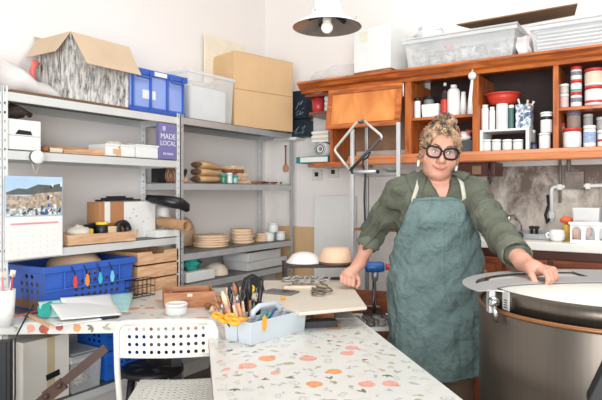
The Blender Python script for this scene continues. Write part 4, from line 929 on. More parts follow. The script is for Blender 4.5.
# flap door
zd0=1.756; dt=ZC2-.006
dl=XL+.006; dr=X1-.006; dh=dt-zd0; oy=.045
door=Matrix.Translation((-XL,-YF,-ZC0))@Matrix.Translation(((dl+dr)/2,YF-.012,dt))@Matrix.Rotation(-math.atan2(oy,dh),4,'X')
LD=math.hypot(dh,oy); wd=(dr-dl)/2
m=MB(); m.M=door; s_=.034
m.box(-wd,wd,-.02,0,-s_,0); m.box(-wd,wd,-.02,0,-LD,-LD+s_); m.box(-wd,-wd+s_,-.02,0,-LD+s_,-s_); m.box(wd-s_,wd,-.02,0,-LD+s_,-s_); d_=m.build('door',ORANGE,cab,bevel=.003)
m=MB(); m.M=door; m.box(-wd+s_-.001,wd-s_+.001,-.012,-.004,-LD+s_-.001,-s_+.001); m.build('door_panel',PANELW,d_)
m=CB(); m.tube([(X1-.003,YF-.02,ZC2-.01),(X1-.003,YF-.02,ZC2-.09)],.004); m.build('door_hinge',WHITE,cab)
m=CB(); m.box(bx(400),X1,YF-.0,YF+.02,1.59,1.6); 

# ---- contents
PL=mat('paper_label_white',c(226,226,222),.7,var=.03); FR=mat('frosted_plastic',c(222,224,222),.4,var=.03); SKIN_L=mat('cream_label',c(222,196,172),.7)
def J(px0,px1,py,zb,lab,bm=FR,lm=REDL,yo=.06,group=None,name='tub',cat='tub',label=None,**k):
    l,w=B(px0,px1,YF+yo,zb+.0012); r=w/2*.96
    return jar(lab,(l[0],l[1]+r*.3,l[2]),r,hz(l,py),bm,lm,group,cat,name,lab=label,**k)
LABG=(GREYL,.3,.6); LABB=(mat('blue_grey_label',c(150,168,196),.6,var=.2,vs=80),.2,.7); LABC=(SKIN_L,.15,.75)
# bay 1 upper shelf
l,w=B(441,449,YF+.08,ZS1); t=bottle('small dark bottle with a red label on the top left shelf',(l[0],l[1],ZS1+.001),w/2,hz(l,83),mat('brown_glass',c(52,38,34),.2),WHITE,lab=(TERRA,.12,.5))
l,w=B(447.5,460,YF+.06,ZS1); bottle('big white plastic bottle next to the dark bottle with red label',(l[0],l[1],ZS1+.001),w/2,hz(l,85),WHITE,WHITE,neck=.4,shoulder=.78)
l,w=B(460,467,YF+.06,ZS1); h=hz(l,92); m=MB(); m.lathe([(0,0),(w*.42,0),(w*.42,.02),(w*.5,.022),(w*.3,h),(0,h)],n=16); solo(m,'squeeze_tube',WHITE,'white squeeze tube standing beside the big white bottle','tube',(l[0],l[1],ZS1+.001))
l,w=B(421,439,YF+.05,ZS1); h=hz(l,104); m=MB().tbox(w*.9,.1,h,1.08); solo(m,'plastic_tub',FR,'square white tub at the front left of the top left shelf','tub',(l[0],l[1]+.05,ZS1+.001),bevel=.006)
l,w=B(414.5,420.5,YF+.05,ZS1); jar('small black capped pot at the left end of the top left shelf',(l[0],l[1],ZS1+.001),w/2,hz(l,98),WHITE,BLACK,lidh=.02,name='pot',cat='pot')
l,w=B(424,434,YF+.15,ZS1); jar('grey lidded jar behind the square white tub',(l[0],l[1],ZS1+.001),w/2,hz(l,97),mat('grey_jar',c(150,150,148),.5),DARK)
# bay 1 lower: tin and dried flowers
l,w=B(459.5,472,YF+.05,ZC1); h=hz(l,140); m=MB().tbox(w*.94,.08,h,1.0); solo(m,'tin',mat('dark_grey_tin',c(72,76,78),.45,var=.2),'dark grey square tin in the lower left compartment behind the hair','tin',(l[0],l[1]+.05,ZC1+.001),bevel=.004)
l,w=B(455,472,YF+.045,ZC1); t=thing('flower_bunch','dried pink and red flower bunch wrapped in film above the grey tin','flowers',(l[0],l[1]+.05,ZC1+h+.002)); rn=random.Random(4)
m=MB(); m.blob((-.01,0,.02),(.045,.035,.03),.2,3); m.build('wrap',SHEET,t)
m=MB(); 
for i in range(9): m.blob((rn.uniform(-.05,.04),rn.uniform(-.03,.02),.04+rn.uniform(-.01,.02)),(.012,.012,.01),.15,i,n=8,m=6)
m.build('blossoms',mat('dried_pink_flower',c(196,96,92),.8,var=.3,vs=60),t)
# bay 2: white riser and jars
l,w=B(479.5,529,YF+.012,ZC1); hr=hz(l,129); t=thing('shelf_riser','white riser shelf in the middle compartment with small tubs beneath','riser',(l[0],l[1],ZC1+.001)); a=w/2
m=MB(); m.box(-a,a,0,.2,hr-.012,hr); m.build('top',WHITE,t,bevel=.002)
for sx in (-1,1): m=MB(); m.box(min(sx*a,sx*(a-.018)),max(sx*a,sx*(a-.018)),0,.2,0,hr-.012); m.build('side',WHITE,t,bevel=.002)
ZRI=ZC1+hr+.001
for px0,px1,lab in ((482.5,491,'first small white tub from the left under the white riser'),(491.5,501,'second small white tub from the left under the white riser'),(502,512,'third small white tub from the left under the white riser'),(512.5,523,'fourth small white tub from the left under the white riser')):
    J(px0,px1,139.5,ZC1,lab,FR,WHITE,.04,'tubs under the riser',lidh=.012)
J(481,488.5,105,ZRI,'slim white bottle shaped jar at the left of the riser top',WHITE,WHITE,.05,name='jar',cat='jar',lidr=.8)
J(489,495,107,ZRI,'slim white jar second on the riser top',WHITE,WHITE,.05,name='jar',cat='jar',lidr=.8)
J(495.5,508,103.5,ZRI,'wide white jar under the red bowl on the riser',FR,None,.05,name='jar',cat='jar',lidh=.001)
J(508.5,514,105,ZRI,'teal labelled bottle behind the brush cup on the riser',mat('dark_teal_tin',c(70,110,106),.5),WHITE,.06,name='jar',cat='jar')
l,w=B(483,519,YF+.07,0); zb=zof(104.5,l[0],l[1]); t=thing('bowl','wide red plastic bowl balanced on the jars of the white riser','bowl',(l[0],l[1]+.05,zb+.003)); hb=zof(93.5,l[0],l[1])-zb
m=MB(); m.shell([(w*.36,0),(w*.42,hb*.5),(w*.47,hb-.006)],.004,n=30); m.build('wall',TERRA,t)
m=MB(); m.lathe([(w*.46,hb-.008),(w*.505,hb-.006),(w*.505,hb),(w*.46,hb),(w*.46,hb-.008)],n=30); m.build('rim',TERRA,t)
l,w=B(515,531,YF+.045,ZRI); h=hz(l,104); t=thing('brush_cup','blue and white patterned square cup of brushes on the riser','cup',(l[0],l[1]+.045,ZRI)); a=w/2*.92
m=MB()
for q in ((-a,a,-.045,-.042),(-a,a,.042,.045),(-a,-a+.003,-.042,.042),(a-.003,a,-.042,.042)): m.box(*q,.003,h)
m.box(-a,a,-.045,.045,0,.003); m.build('cup',scribble('blue_white_pattern',c(74,94,120),c(214,220,224),45,(1,1,1),.5,.06),t)
for i,(dx,ln) in enumerate(((-.02,.17),(.01,.16),(.028,.15))):
    p=(l[0]+dx*.5,l[1]+.045,ZRI+.006); m=MB(); m.tube([(0,0,0),(dx*.8,.0,ln*.8),(dx*1.3,0,ln)],[.004,.004,.007],n=8)
    solo(m,'brush',[PAPER,TAN,BEIGE][i],['white handled brush leaning left in the patterned cup','pale wooden brush standing upright in the patterned cup','cream brush leaning right in the patterned cup'][i],'brush',p,0,'brushes in the patterned cup')
J(538.5,550.5,133,ZC1,'white tub below another at the right of the middle compartment',WHITE,WHITE,.04,'stacked white tubs',lidh=.012)
zb=zof(133,bx(544),YF+.04)
J(540,552.5,112,zb,'white tub with a black label on top of another white tub',WHITE,WHITE,.04,'stacked white tubs',label=(BLACK,.62,.78),lidh=.012)
J(530.5,537,142,ZC1,'small dark blue glaze bottle beside the white tubs',mat('dark_blue_glaze',c(52,64,92),.3),BLACK,.05,name='jar',cat='jar',lidh=.012)
J(530,535.5,130,ZC1,'tall grey bottle behind the small dark blue glaze bottle',mat('grey_bottle',c(140,142,146),.4),WHITE,.14,name='jar',cat='jar')
# bay 3 upper shelf
def pile(px0,px1,pys,zb,labs,yo,bm,lm,group,labels=None):
    x=None
    for i,py in enumerate(pys):
        l,w=B(px0,px1,YF+yo,zb+.0012); r=w/2*.96; h=hz(l,py)
        jar(labs[i],(l[0],l[1]+r*.3,l[2]),r,h,bm[i] if isinstance(bm,list) else bm,lm,group,'tub','tub',lab=labels[i] if labels else None,lidh=.016); zb=l[2]+h
pile(570.2,582,(92,80,66.5),ZS3,('red lidded white tub lowest of the three high pile','red lidded white tub in the middle of the three high pile','red lidded white tub on top of the three high pile'),.035,FR,REDL,'three high pile of red lidded tubs',[LABG,(TEAL,.05,.2),LABG])
pile(584,605,(86,68.5),ZS3,('wide white tub with red lid under a cream labelled one','wide cream labelled tub with red lid at the top right of the shelf'),.035,FR,REDL,'wide red lidded tubs',[(REDL,.12,.25),LABC])
pile(606,626,(88,72),ZS3,('wide red lidded tub low at the far right end of the cabinet','wide red lidded tub high at the far right end of the cabinet'),.035,FR,REDL,'far right red lidded tubs')
pile(559.5,569,(94,84),ZS3,('small clear jar of pink glaze at the left of the top right shelf','small clear jar stacked on another left of the three high pile'),.05,[mat('pink_jar',c(214,180,178),.4),mat('pale_jar',c(190,184,178),.3)],FR,'small clear jars')
# bay 3 lower
J(562.5,581.5,128,ZC1,'big white tub with a red lid on the lower right shelf',FR,REDL,.035,label=(PL,.2,.7))
J(583,596,125.5,ZC1,'white tub with a pale blue label on the lower right shelf',WHITE,WHITE,.03,label=LABB)
J(597,612,130,ZC1,'white tub with a red mark at the lower right edge of the cabinet',WHITE,WHITE,.03,label=(TERRA,.3,.45))
zb=zof(128,bx(572),YF+.06)
J(559.5,565,123,ZC1,'red lidded jar partly hidden at the left of the lower right shelf',mat('grey_pink_jar',c(170,150,146),.4),REDL,.15)
J(566,581,112,ZC1,'tall clear jar of brown glaze behind the big red lidded tub',mat('brown_glaze_jar',c(178,160,146),.3),mat('blue_grey_lid',c(120,140,170),.4),.17,name='jar',cat='jar')
J(583,593,114,ZC1,'tall clear jar with a grey lid behind the pale blue labelled tub',mat('clear_jar_grey',c(186,182,178),.3),GREYP,.16,name='jar',cat='jar')
J(596,608,117,ZC1,'tall pale jar at the back right of the lower right shelf',mat('pale_jar_b',c(206,204,200),.3),FR,.17,name='jar',cat='jar')
# end shelves: red cup etc.
l,w=B(310.5,322,YF+.1,ze); m=MB(); h=hz(l,98.5); m.shell([(w*.36,0),(w*.46,h*.4),(w*.5,h)],.003,n=24); solo(m,'bowl',mat('red_enamel',c(196,60,66),.3),'red enamel bowl on the curved end shelf of the wall cabinet','bowl',(l[0],l[1]+.03,ze+.001))
for i in range(4):
    m=MB(); m.shell([(.022,0),(.03,.035)],.002,n=18); solo(m,'cup',PAPER,['lowest paper cup of the column beside the red bowl','second paper cup up in the column beside the red bowl','third paper cup up in the column beside the red bowl','top paper cup of the column beside the red bowl'][i],'cup',(bx(326,YF+.06),YF+.09,ze+.001+i*.0225 if 0 else ze+.001+i*.036),0,'paper cups by the red bowl')
zE=ZC0+.029; z=zE
TEALB=mat('teal_box',c(36,128,132),.5)
l,w=B(296,328,YF+.04,z); t=thing('tool_box','teal box holding a white printed sheet on the lowest end shelf','box',(l[0],l[1],z+.001)); a=w/2
m=MB(); m.box(-a,a,0,.22,0,.045); m.build('body',TEALB,t,bevel=.003); m=MB(); m.box(-a*.72,a*.98,-.002,-.0005,.006,.04); m.build('white_sleeve',PAPER,t); z+=.047
l,w=B(312,328,YF+.05,z)
m=MB(); m.M=Matrix.Translation((0,.0,.05))@Matrix.Rotation(R(-90),4,'X')
pts=[]
for k in range(60): a=k*.42; r=.012+.0007*k; pts.append((r*cos(a)*1.0,r*sin(a)*.92,0))
for k in range(3): m.tube([(p[0],p[1],0.01+.07*k) for p in pts],.0032,n=6) if 0 else None
m.lathe([(.018,0),(.048,0),(.048,.2),(.018,.2),(.018,0)],n=28); m.mt(1); m.lathe([(.026,-.001),(.034,-.001)],n=28); m.lathe([(.04,-.001),(.044,-.001)],n=28)
solo(m,'paper_roll',[PAPER,BLACK],'white paper roll with dark rings at its end on the end shelf','roll',(l[0],l[1],z+.0))
for i in range(5):
    l,w=B(311.5+i%2,328,YF+.05,z); m=MB().box(-w/2,w/2,0,.2,0,.0145); 
    solo(m,'book',[PAPER,LINEN][i%2],['lowest white booklet of the pile under the curved end shelf','second white booklet of the pile under the curved end shelf','third white booklet of the pile under the curved end shelf','fourth white booklet of the pile under the curved end shelf','topmost white booklet of the pile under the curved end shelf'][i],'booklet',(l[0],l[1],z+.1+i*.015),0,'booklets on the end shelf')
# white knob with tassel on the stile
x,y=bx(473,YF-.02),YF-.035; z=zof(76,x,y); t=thing('wooden_spoon','white ball headed stick hanging on the cabinet divider','spoon',(x,y,zof(114,x,y)))
m=MB(); hgt=z-zof(114,x,y); m.blob((0,0,hgt),(.024,.024,.024),0,1); m.build('ball',PAPER,t)
m=MB(); m.tube([(0,0,hgt+.02),(0,.01,hgt+.045)],.006); m.build('cord',LINEN,t); m=MB(); m.tube([(0,0,hgt-.02),(-.012,0,hgt*.4),(-.014,0,0)],[.008,.012,.018]); m.build('stick',PAPER,t)

# ============================================================ ON TOP OF THE CABINET (z 2.10)
ZT2=ZC3+.001
def cbin(px0,px1,py,yo,lab,d,cont=None,tilt=0,lidm=None,h=None):
    l,w=B(px0,px1,YF+yo,ZT2); hh=h or hz(l,py)
    t=clearbin(lab,l,tilt,w*.95,d,hh*.9,lid=True,lidm=lidm); return t,w,hh,l
t,w,hh,l=cbin(402,519,30,-.03,'long clear plastic bin of crumpled film on top of the cabinet',.30,lidm=CLEAR)
m=MB(); rn=random.Random(5)
for i in range(16): m.blob((rn.uniform(-.42,.42)*w,rn.uniform(.07,.22),rn.uniform(.06,.1)),(.05,.04,.045),.3,i,n=10,m=8,freq=5)
m.build('crumpled_film',scribble('crumpled_grey_film',c(120,120,124),c(228,230,230),22,(1,1,1),.5,.12,.4),t)
m=MB(); m.blob((-w*.1,.05,.12),(.025,.02,.02),.2,2); m.build('pink_scrap',mat('pink_scrap',c(216,100,110),.6),t)
t,w,hh,l=cbin(529,625,17,-.03,'clear plastic bin of stacked sheets at the right end of the cabinet top',.30,lidm=CLEAR)
m=MB()
for i in range(6): m.box(-w*.42,w*.42,.03,.26,.01+i*.02,.02+i*.02)
m.build('stacked_sheets',mat('grey_white_sheets',c(206,206,208),.6,var=.1),t)
# flat boards across the bins
xA,xB=bx(455,YF+.12),bx(572,YF+.12); zA=zof(26,xA,YF+.1); 
zz=ZT2+.24
za=zof(27,bx(455,YF+.05),YF+.05); zb=zof(9,bx(560,YF+.05),YF+.05)
m=MB(); x0=bx(457,YF+.03); x1=bx(578,YF+.03); m.prism([(0,0),(x1-x0,.0),(x1-x0-.04,.2),(.10,.24)],0,.007)
o=solo(m,'cardboard_sheet',CARDD,'brown cardboard sheet lying askew across the lids of the clear bins','cardboard sheet',(x0,YF+.02,za),0); o.rotation_euler=(0,-math.atan2(zb-za,bx(560,YF+.05)-bx(455,YF+.05)),0)
m=MB(); m.prism([(0.05,.03),(x1-x0-.06,.03),(x1-x0-.1,.2),(.14,.22)],0,.005)
o=solo(m,'cardboard_sheet',CARD,'paler cardboard sheet on top of the askew brown sheet','cardboard sheet',(x0,YF+.02,za+.012),0); o.rotation_euler=(0,-math.atan2(zb-za,bx(560,YF+.05)-bx(455,YF+.05)),0)
m=MB(); m.grid(lambda u,v:((u-.5)*.07+.01*sin(7*v),.05*sin(PI*u)+.02*cos(9*v),.13*v*(1-.3*abs(u-.5))),8,8); l,w=B(519,528,YF+.02,ZT2); solo(m,'plastic_bag',SHEET,'cloudy plastic bag squeezed between the two clear bins','bag',l,solid=.003)
# white bag on the left bin
l,w=B(411,440,YF+.1,0); z=ZT2+.165+.03; m=MB(); m.blob((0,0,.05),(.09,.08,.055),.2,9,freq=5); solo(m,'plastic_bag',scribble('film_bag',c(176,178,180),c(240,241,241),16,(1,1,1),.46,.1,.4),'crumpled clear bag on the left end of the long clear bin','bag',(l[0]-.0,l[1]+.05,z))
# tall clear/white box at left
l,w=B(351,393,YF-.03,ZT2); hh=hz(l,27)
t=thing('storage_bin','tall white translucent box with a wood grained foot above the flap door','storage bin',l,R(-6)); a=w/2
m=MB(); m.box(-a*.92,a*.92,0,.24,.024,hh); m.build('body',mat('milky_plastic',c(240,242,240),.3,var=.02,alpha=.85),t,bevel=.004)
m=MB(); m.box(-a*.9,a*.95,-.004,.24,0,.024); m.build('foot',BROWNW,t); m=MB(); m.box(-a*.6,-a*.2,-.0015,-.0004,hh*.72,hh*.92); m.build('label',mat('cream_sticker',c(226,220,200),.7),t)
m=MB(); m.blob((-a*.1,.12,.09),(a*.6,.08,.06),.15,3); m.build('contents',mat('pale_yellow_stuff',c(226,220,176),.8),t)
l,w=B(302,350,YF-.01,ZT2); m=MB()
def fb(u,v): 
    a=2*PI*v; r=1+.1*sin(5*u*PI+2*cos(a)); return ((u-.5)*w*1.0,.14+.12*cos(a)*r*(sin(PI*u)**.4+.05),max(0,.045+.046*sin(a)*r*(sin(PI*u)**.4+.05)+.05*u*max(0,sin(a))))
m.grid(fb,22,16); solo(m,'plastic_bag',CLEARD,'see through plastic bag lying at the left end of the cabinet top','bag',l)

# ============================================================ LEFT OF CABINET: PRINTS AND SOCKETS
for i,(py0,py1,lab) in enumerate(((90,118,'dark blue print with pale marks, upper one beside the tan box'),(119,136,'dark blue print with pale marks, lower one beside the shelf end'))):
    x0,x1=bx(284,YW-.12),bx(305.5,YW-.12); z0=zof(py1,x1,YW-.12); z1=zof(py0,x1,YW-.12)
    t=thing('print_folder',lab,'print',((x0+x1)/2,YW-.12,z0),0,'dark blue prints'); a=(x1-x0)/2
    m=MB(); m.box(-a,a,0,.11,0,z1-z0); m.build('cover',scribble('navy_print_%d'%i,c(22,34,46),c(30,50,66),8,(1,1,1),.5,.3,.5),t)
    m=MB(); rn=random.Random(i+3); 
    for k in range(10): u=rn.uniform(-.1,.8)*a; v=rn.uniform(.1,.55)*(z1-z0); m.rod((u,-.0012,v),(u+rn.uniform(.01,.03),-.0012,v+rn.uniform(.01,.03)),.003,.001)
    m.build('pale_marks',mat('pale_blue_mark',c(196,210,216),.6),t)
x0,x1=bx(284,YW),bx(306,YW); zz=zof(137,x1,YW-.12); m=MB().box(x0,x1,YW-.14,YW-.001,zz-.02,zz-.001)
solo(m,'wall_shelf',WHITE,'small white bracket shelf holding the dark blue prints','shelf')
zz2=zof(90+28.5,x1,YW-.12)
for px,lab in ((318,'double socket on the wall at left under the end shelf'),(334.5,'socket on the wall below the cabinet stile')):
    x=bx(px,YW); z=zof(175 if px<325 else 172.5,x,YW); t=thing('wall_socket',lab,'socket',(x,YW-.001,z),0,None)
    m=MB(); m.box(-.042,.042,-.022,-.0,-.04,.04); m.build('plate',mat('cream_socket',c(224,220,210),.4),t,bevel=.003)
    m=MB(); m.lathe([(0,0),(.018,0),(.018,.003),(0,.003)],n=16) if 0 else m.box(-.016,.016,-.0235,-.0221,-.012,.02); m.build('outlet',BLACK if px<325 else DARK,t)
# boards leaning on the wall
x0,x1=bx(274,YW-.05),bx(313,YW-.05); z1=zof(227.5,x1,YW-.05); m=MB().box(x0,x1,YW-.03,YW-.012,FZ,z1); solo(m,'board',CARD2,'tan board standing against the back wall beside the grey shelving','board')
x0,x1=bx(311,YW-.1),bx(352,YW-.1); z1=zof(196,x1,YW-.1); m=MB().box(x0,x1,YW-.055,YW-.035,FZ,z1); solo(m,'panel',mat('off_white_panel',c(236,234,230),.8,var=.02),'tall off white panel leaning on the back wall behind the tan bowl','panel')
# ============================================================ METAL RACK, FRAME, DRILL
yr=3.14
rk=thing('rack','tall thin metal rack with white posts standing under the flap door','rack',(bx(375,yr),yr,FZ),0)
ox=bx(375,yr)
def rx(px,y=yr): return bx(px,y)-ox
RKM=mat('white_grey_pole',c(206,208,208),.35,.3,var=.05)
for px,mt_,zt,y in ((352.5,RKM,zof(128,ox,yr),yr),(398.5,RKM,zof(124,ox,yr),yr),(367,STEEL,zof(124,ox,yr+.16),yr+.16)):
    m=MB(); xx=rx(px,y); m.box(xx-.011,xx+.011,y-yr-.011,y-yr+.011,0,zt-FZ); m.build('post',mt_,rk,bevel=.002)
for py in (173.5,229,):
    z=zof(py,ox,yr); m=MB(); m.box(rx(352.5)+.011,rx(398.5)-.011,-.01,.17,z-.014-FZ,z-FZ); m.build('shelf',STEEL if py<200 else BROWNW,rk)
z=zof(172,ox,yr)
l=(bx(391,yr+.05),yr+.07,z+.002); m=MB(); m.shell([(.03,0),(.06,.018)],.003); solo(m,'dish',mat('grey_green_dish',c(140,146,130),.5),'small grey green dish on the metal rack shelf beside the shoulder','dish',l)
m=MB(); m.box(-.05,.05,-.03,.03,0,.05); solo(m,'box',BROWNW,'brown wooden box on the lower rack shelf behind the arm','box',(bx(374,yr+.05),yr+.07,zof(228.5,ox,yr)+.001))
# square hoop frame
yh=yr-.055; P=lambda px,py:(bx(px,yh)-bx(359,yh),0,zof(py,bx(px,yh),yh)-zof(171,bx(350,yh),yh))
t=thing('hoop_frame','diamond hung square tube frame, half white and half dark, on the metal rack','frame',(bx(359,yh),yh,zof(171,bx(350,yh),yh)))
def arc(pts,n=5):
    out=[Vector(pts[0])]
    for i in range(1,len(pts)-1):
        a,b,d=Vector(pts[i-1]),Vector(pts[i]),Vector(pts[i+1]); r=.022
        p=b+(a-b).normalized()*r; q=b+(d-b).normalized()*r
        for k in range(n+1): u=k/n; out.append(p*(1-u)**2+b*2*u*(1-u)+q*u*u)
    return out+[Vector(pts[-1])]
m=MB(); m.tube(arc([P(350,170.5),P(334,150),P(357.5,121.5),P(359,121.5)]),.0085,n=10); m.tube(arc([P(364,121),P(382.5,136.5),P(381,139)]),.0085,n=10); m.build('white_tube',mat('cream_tube',c(216,212,204),.3,.3),t)
m=MB(); m.tube([P(381.5,137.5),P(350,170.5)],.0095,n=10); m.tube([P(358.5,121.6),P(361,122.5),P(364.5,121)],.010,n=10); m.build('dark_tube',mat('dark_tube',c(78,78,80),.4,.3),t)
t=thing('clamp_bar','short white bar with black ends lying level under the square frame','bar',(bx(365,yh-.03),yh-.03,zof(172,bx(365,yh),yh))); m=MB(); a=(bx(377,yh)-bx(354,yh))/2
m.tube([(-a,0,0),(a,0,0)],.011,n=10); m.build('bar',RKM,t); m=MB(); m.tube([(-a-.012,0,0),(-a,0,0)],.012,n=10); m.build('end_cap',BLACK,t); m=MB(); m.tube([(a,0,0),(a+.012,0,0)],.012,n=10); m.build('end_cap',BLACK,t); m=MB(); m.tube([(-a*.2,.0,0),(-a*.2,.06,0)],.006); m.build('stem',BLACK,t)
yc=yr-.02
pts=[(bx(px,yc),yc-.01,zof(py,bx(px,yc),yc)) for px,py in ((371,152),(368,158),(364,160),(363,166),(366,172),(365.5,185),(365,200),(366,230),(366,262))]
m=MB().tube(pts,.006,n=8); solo(m,'cable',BLACK,'thick black cable hanging down the front of the metal rack','cable')
# drawer cabinet with drill
yd=2.98; x,y=atD(374,3.335); t=thing('drawer_cabinet','dark brown wooden cabinet behind the table corner beside the metal rack','cabinet',(x,y,FZ),R(14)); zdc=.735
m=MB(); m.box(-.19,.2,-.06,.06,0,zdc-FZ); m.build('carcass',DKWOOD,t,bevel=.003)
for k in range(3): 
    m=MB(); m.box(-.18,.18,-.07,-.061,.08+.21*k,.26+.21*k); d_=m.build('drawer',REDW,t,bevel=.003); m=MB(); m.lathe([(0,0),(.012,0),(.016,.014),(0,.02)],n=12) if 0 else m.tube([(-.05,-.076,.17+.21*k),(.05,-.076,.17+.21*k)],.006); m.build('handle',STEEL,d_)
x,y=atD(375,3.10); zdd=.656; t=thing('drill','blue bench drill with a red cap standing on the square stand behind the grey discs','drill',(x,y,zdd),R(33)); 
hz_=zof(267,x,y)-zdd
m=MB(); m.box(-.06,.06,-.06,.06,0,.015); m.build('foot',DARK,t,bevel=.003)
m=MB(); m.tube([(.0,.03,.015),(.0,.03,hz_+.02)],.011,n=12); m.build('column',CHROME,t)
m=MB(); m.M=Matrix.Translation((-.055,0,hz_))@Matrix.Rotation(R(90),4,'Y'); m.lathe([(0,0),(.022,0),(.030,.015),(.030,.085),(.024,.105),(0,.108)],n=20); m.build('motor',mat('drill_blue',c(40,96,168),.35),t)
m=MB(); m.M=Matrix.Translation((.06,0,hz_+.0))@Matrix.Rotation(R(90),4,'Y'); m.lathe([(0,0),(.018,0),(.016,.03),(0,.032)],n=16); m.build('cap',TERRA,t)
m=MB(); m.lathe([(0,-.1),(.006,-.1),(.006,-.05),(.016,-.045),(.02,-.02),(.02,.0),(0,.0)],z0=hz_-.028,n=16); m.build('chuck',STEEL,t)
# low stand of grey lids
x,y=atD(374,2.98); t=thing('stand','small square stand beside the worktop corner covered with round grey discs','stand',(x,y,FZ),R(36)); zs=.655
m=MB(); m.box(-.12,.12,-.12,.21,zs-.02-FZ,zs-FZ); m.build('top',WHITE,t)
for sx in (-1,1):
    for sy in (-1,1): m=MB(); m.box(sx*.1-.012,sx*.1+.012,sy*.1-.012,sy*.1+.012,0,zs-.02-FZ); m.build('leg',REDW,t)
base=(x,y); k=0; rowl=['front row','second row','back row']; coll=['left','centre left','centre right','right']
for j in range(3):
    for i in range(4):
        dx=-.088+.056*i+(.012 if j%2 else 0); dy=-.085+.07*j; p=Vector((dx,dy,0)); p.rotate(Matrix.Rotation(R(36),3,'Z'))
        m=MB(); m.lathe([(0,0),(.025,0),(.026,.012),(.023,.018),(.018,.018),(.016,.013),(0,.013)],n=18)
        solo(m,'metal_disc',mat('grey_lid_%d'%(k%2),[c(150,146,140),c(112,106,100)][k%2],.45,.4,var=.2),f'{["grey","dark grey"][k%2]} round metal disc, {coll[i]} of the {rowl[j]} on the small square stand','disc',(x+p.x,y+p.y,zs+.001+.002*(k%3)*0),0,'grey discs on the stand'); k+=1
# ============================================================ COUNTER, SINK, BASE CABINET
YCF=3.05; ZCT=zof(241.5,bx(521,YCF),YCF); xc0=bx(466,YCF); XCR=.42
m=MB().box(xc0,XCR,YCF,YW-.008,ZCT-.042,ZCT); ctop=solo(m,'countertop',mat('white_worktop_laminate',c(236,232,224),.3,var=.02),'white worktop along the back wall carrying the sink and dish rack','countertop',bevel=.004)
bc=thing('base_cabinet','red brown panelled base cabinet under the white worktop','cabinet',(xc0,YCF+.03,0))
m=MB(); W=XCR-xc0; m.box(0,W,.02,.6,FZ,ZCT-.044); m.build('carcass',REDW,bc)
m=MB(); m.box(0,W,.0,.0195,ZCT-.085,ZCT-.044); m.build('top_rail',mat('dark_red_wood',c(84,40,24),.4),bc)
edges=[(bx(470,YCF+.03),bx(502,YCF+.03)),(bx(506,YCF+.03),bx(548,YCF+.03)),(bx(553,YCF+.03),bx(640,YCF+.03)),(bx(645,YCF+.03),XCR-.01)]
for i,(a,b) in enumerate(edges):
    a-=xc0;b-=xc0
    for (z0,z1,kn) in ((ZCT-.26,ZCT-.09,1),(FZ+.1,ZCT-.27,1)):
        m=MB(); s_=.03; m.box(a,b,-.012,.0,z0,z0+s_); m.box(a,b,-.012,.0,z1-s_,z1); m.box(a,a+s_,-.012,0,z0+s_,z1-s_); m.box(b-s_,b,-.012,0,z0+s_,z1-s_)
        d_=m.build('drawer_front' if z0>.5 else 'door',REDW,bc,bevel=.003)
        m=MB(); m.box(a+s_-.001,b-s_+.001,-.006,.0,z0+s_-.001,z1-s_+.001); m.build('panel',mat('red_wood_panel',c(138,74,44),.4,var=.12,vs=10,stretch=(1,6,6)),d_)
        m=MB(); kx=(a+b)/2; 
        if i==2: kx=bx(595.5,YCF)-xc0
        m.M=Matrix.Translation((kx,-.012,(z0+z1)/2-(.0)))@Matrix.Rotation(R(90),4,'X'); m.lathe([(0,0),(.008,0),(.008,.012),(.019,.018),(.02,.026),(.012,.034),(0,.035)],n=18); m.build('knob',BROWNW,d_)
# sink and taps
l,w=B(508,550,YCF+.14,ZCT+.001); t=thing('sink','steel sink unit with a low rim set on the white worktop','sink',l); a=w/2
m=MB(); m.box(-a,a,0,.34,0,.004); m.box(-a,a,0,.014,.004,.03); m.box(-a,a,.326,.34,.004,.03); m.box(-a,-a+.014,.014,.326,.004,.03); m.box(a-.014,a,.014,.326,.004,.03); m.build('basin',STEEL,t,bevel=.003)
m=MB(); m.box(a,a+.11,.05,.3,0,.014); m.build('drainer',STEEL,t,bevel=.003)
yt=YCF+.42
def tapp(px): return bx(px,yt)-l[0]
m=MB(); h=zof(216,bx(516,yt),yt)-ZCT; m.tube([(tapp(519),.30,0),(tapp(519),.30,.06),(tapp(517),.29,h*.75),(tapp(515.5),.24,h),(tapp(513.5),.18,h*.96),(tapp(513),.16,h*.86)],[.017,.014,.012,.012,.012,.011],n=10); f_=m.build('faucet',CHROME,t)
for px in (531,536):
    m=MB(); m.lathe([(0,0),(.010,0),(.008,.035),(.013,.038),(.013,.055),(0,.057)],cx=tapp(px),cy=.30,n=14); m.box(tapp(px)-.016,tapp(px)+.016,.296,.304,.044,.052); m.build('tap',DARK,t)
m=MB(); m.blob((0,0,.02),(.03,.025,.02),.05,2); m.M=Matrix.Identity(4); l2=(bx(520,YCF+.09),YCF+.075,ZCT+.001)
m=MB(); m.M=Matrix.Translation((0,0,.022))@Matrix.Rotation(R(90),4,'X'); m.lathe([(0,-.01),(.02,-.01),(.02,.01),(0,.01)],n=18); solo(m,'plug',DARK,'round grey plug standing before the steel sink','plug',l2)
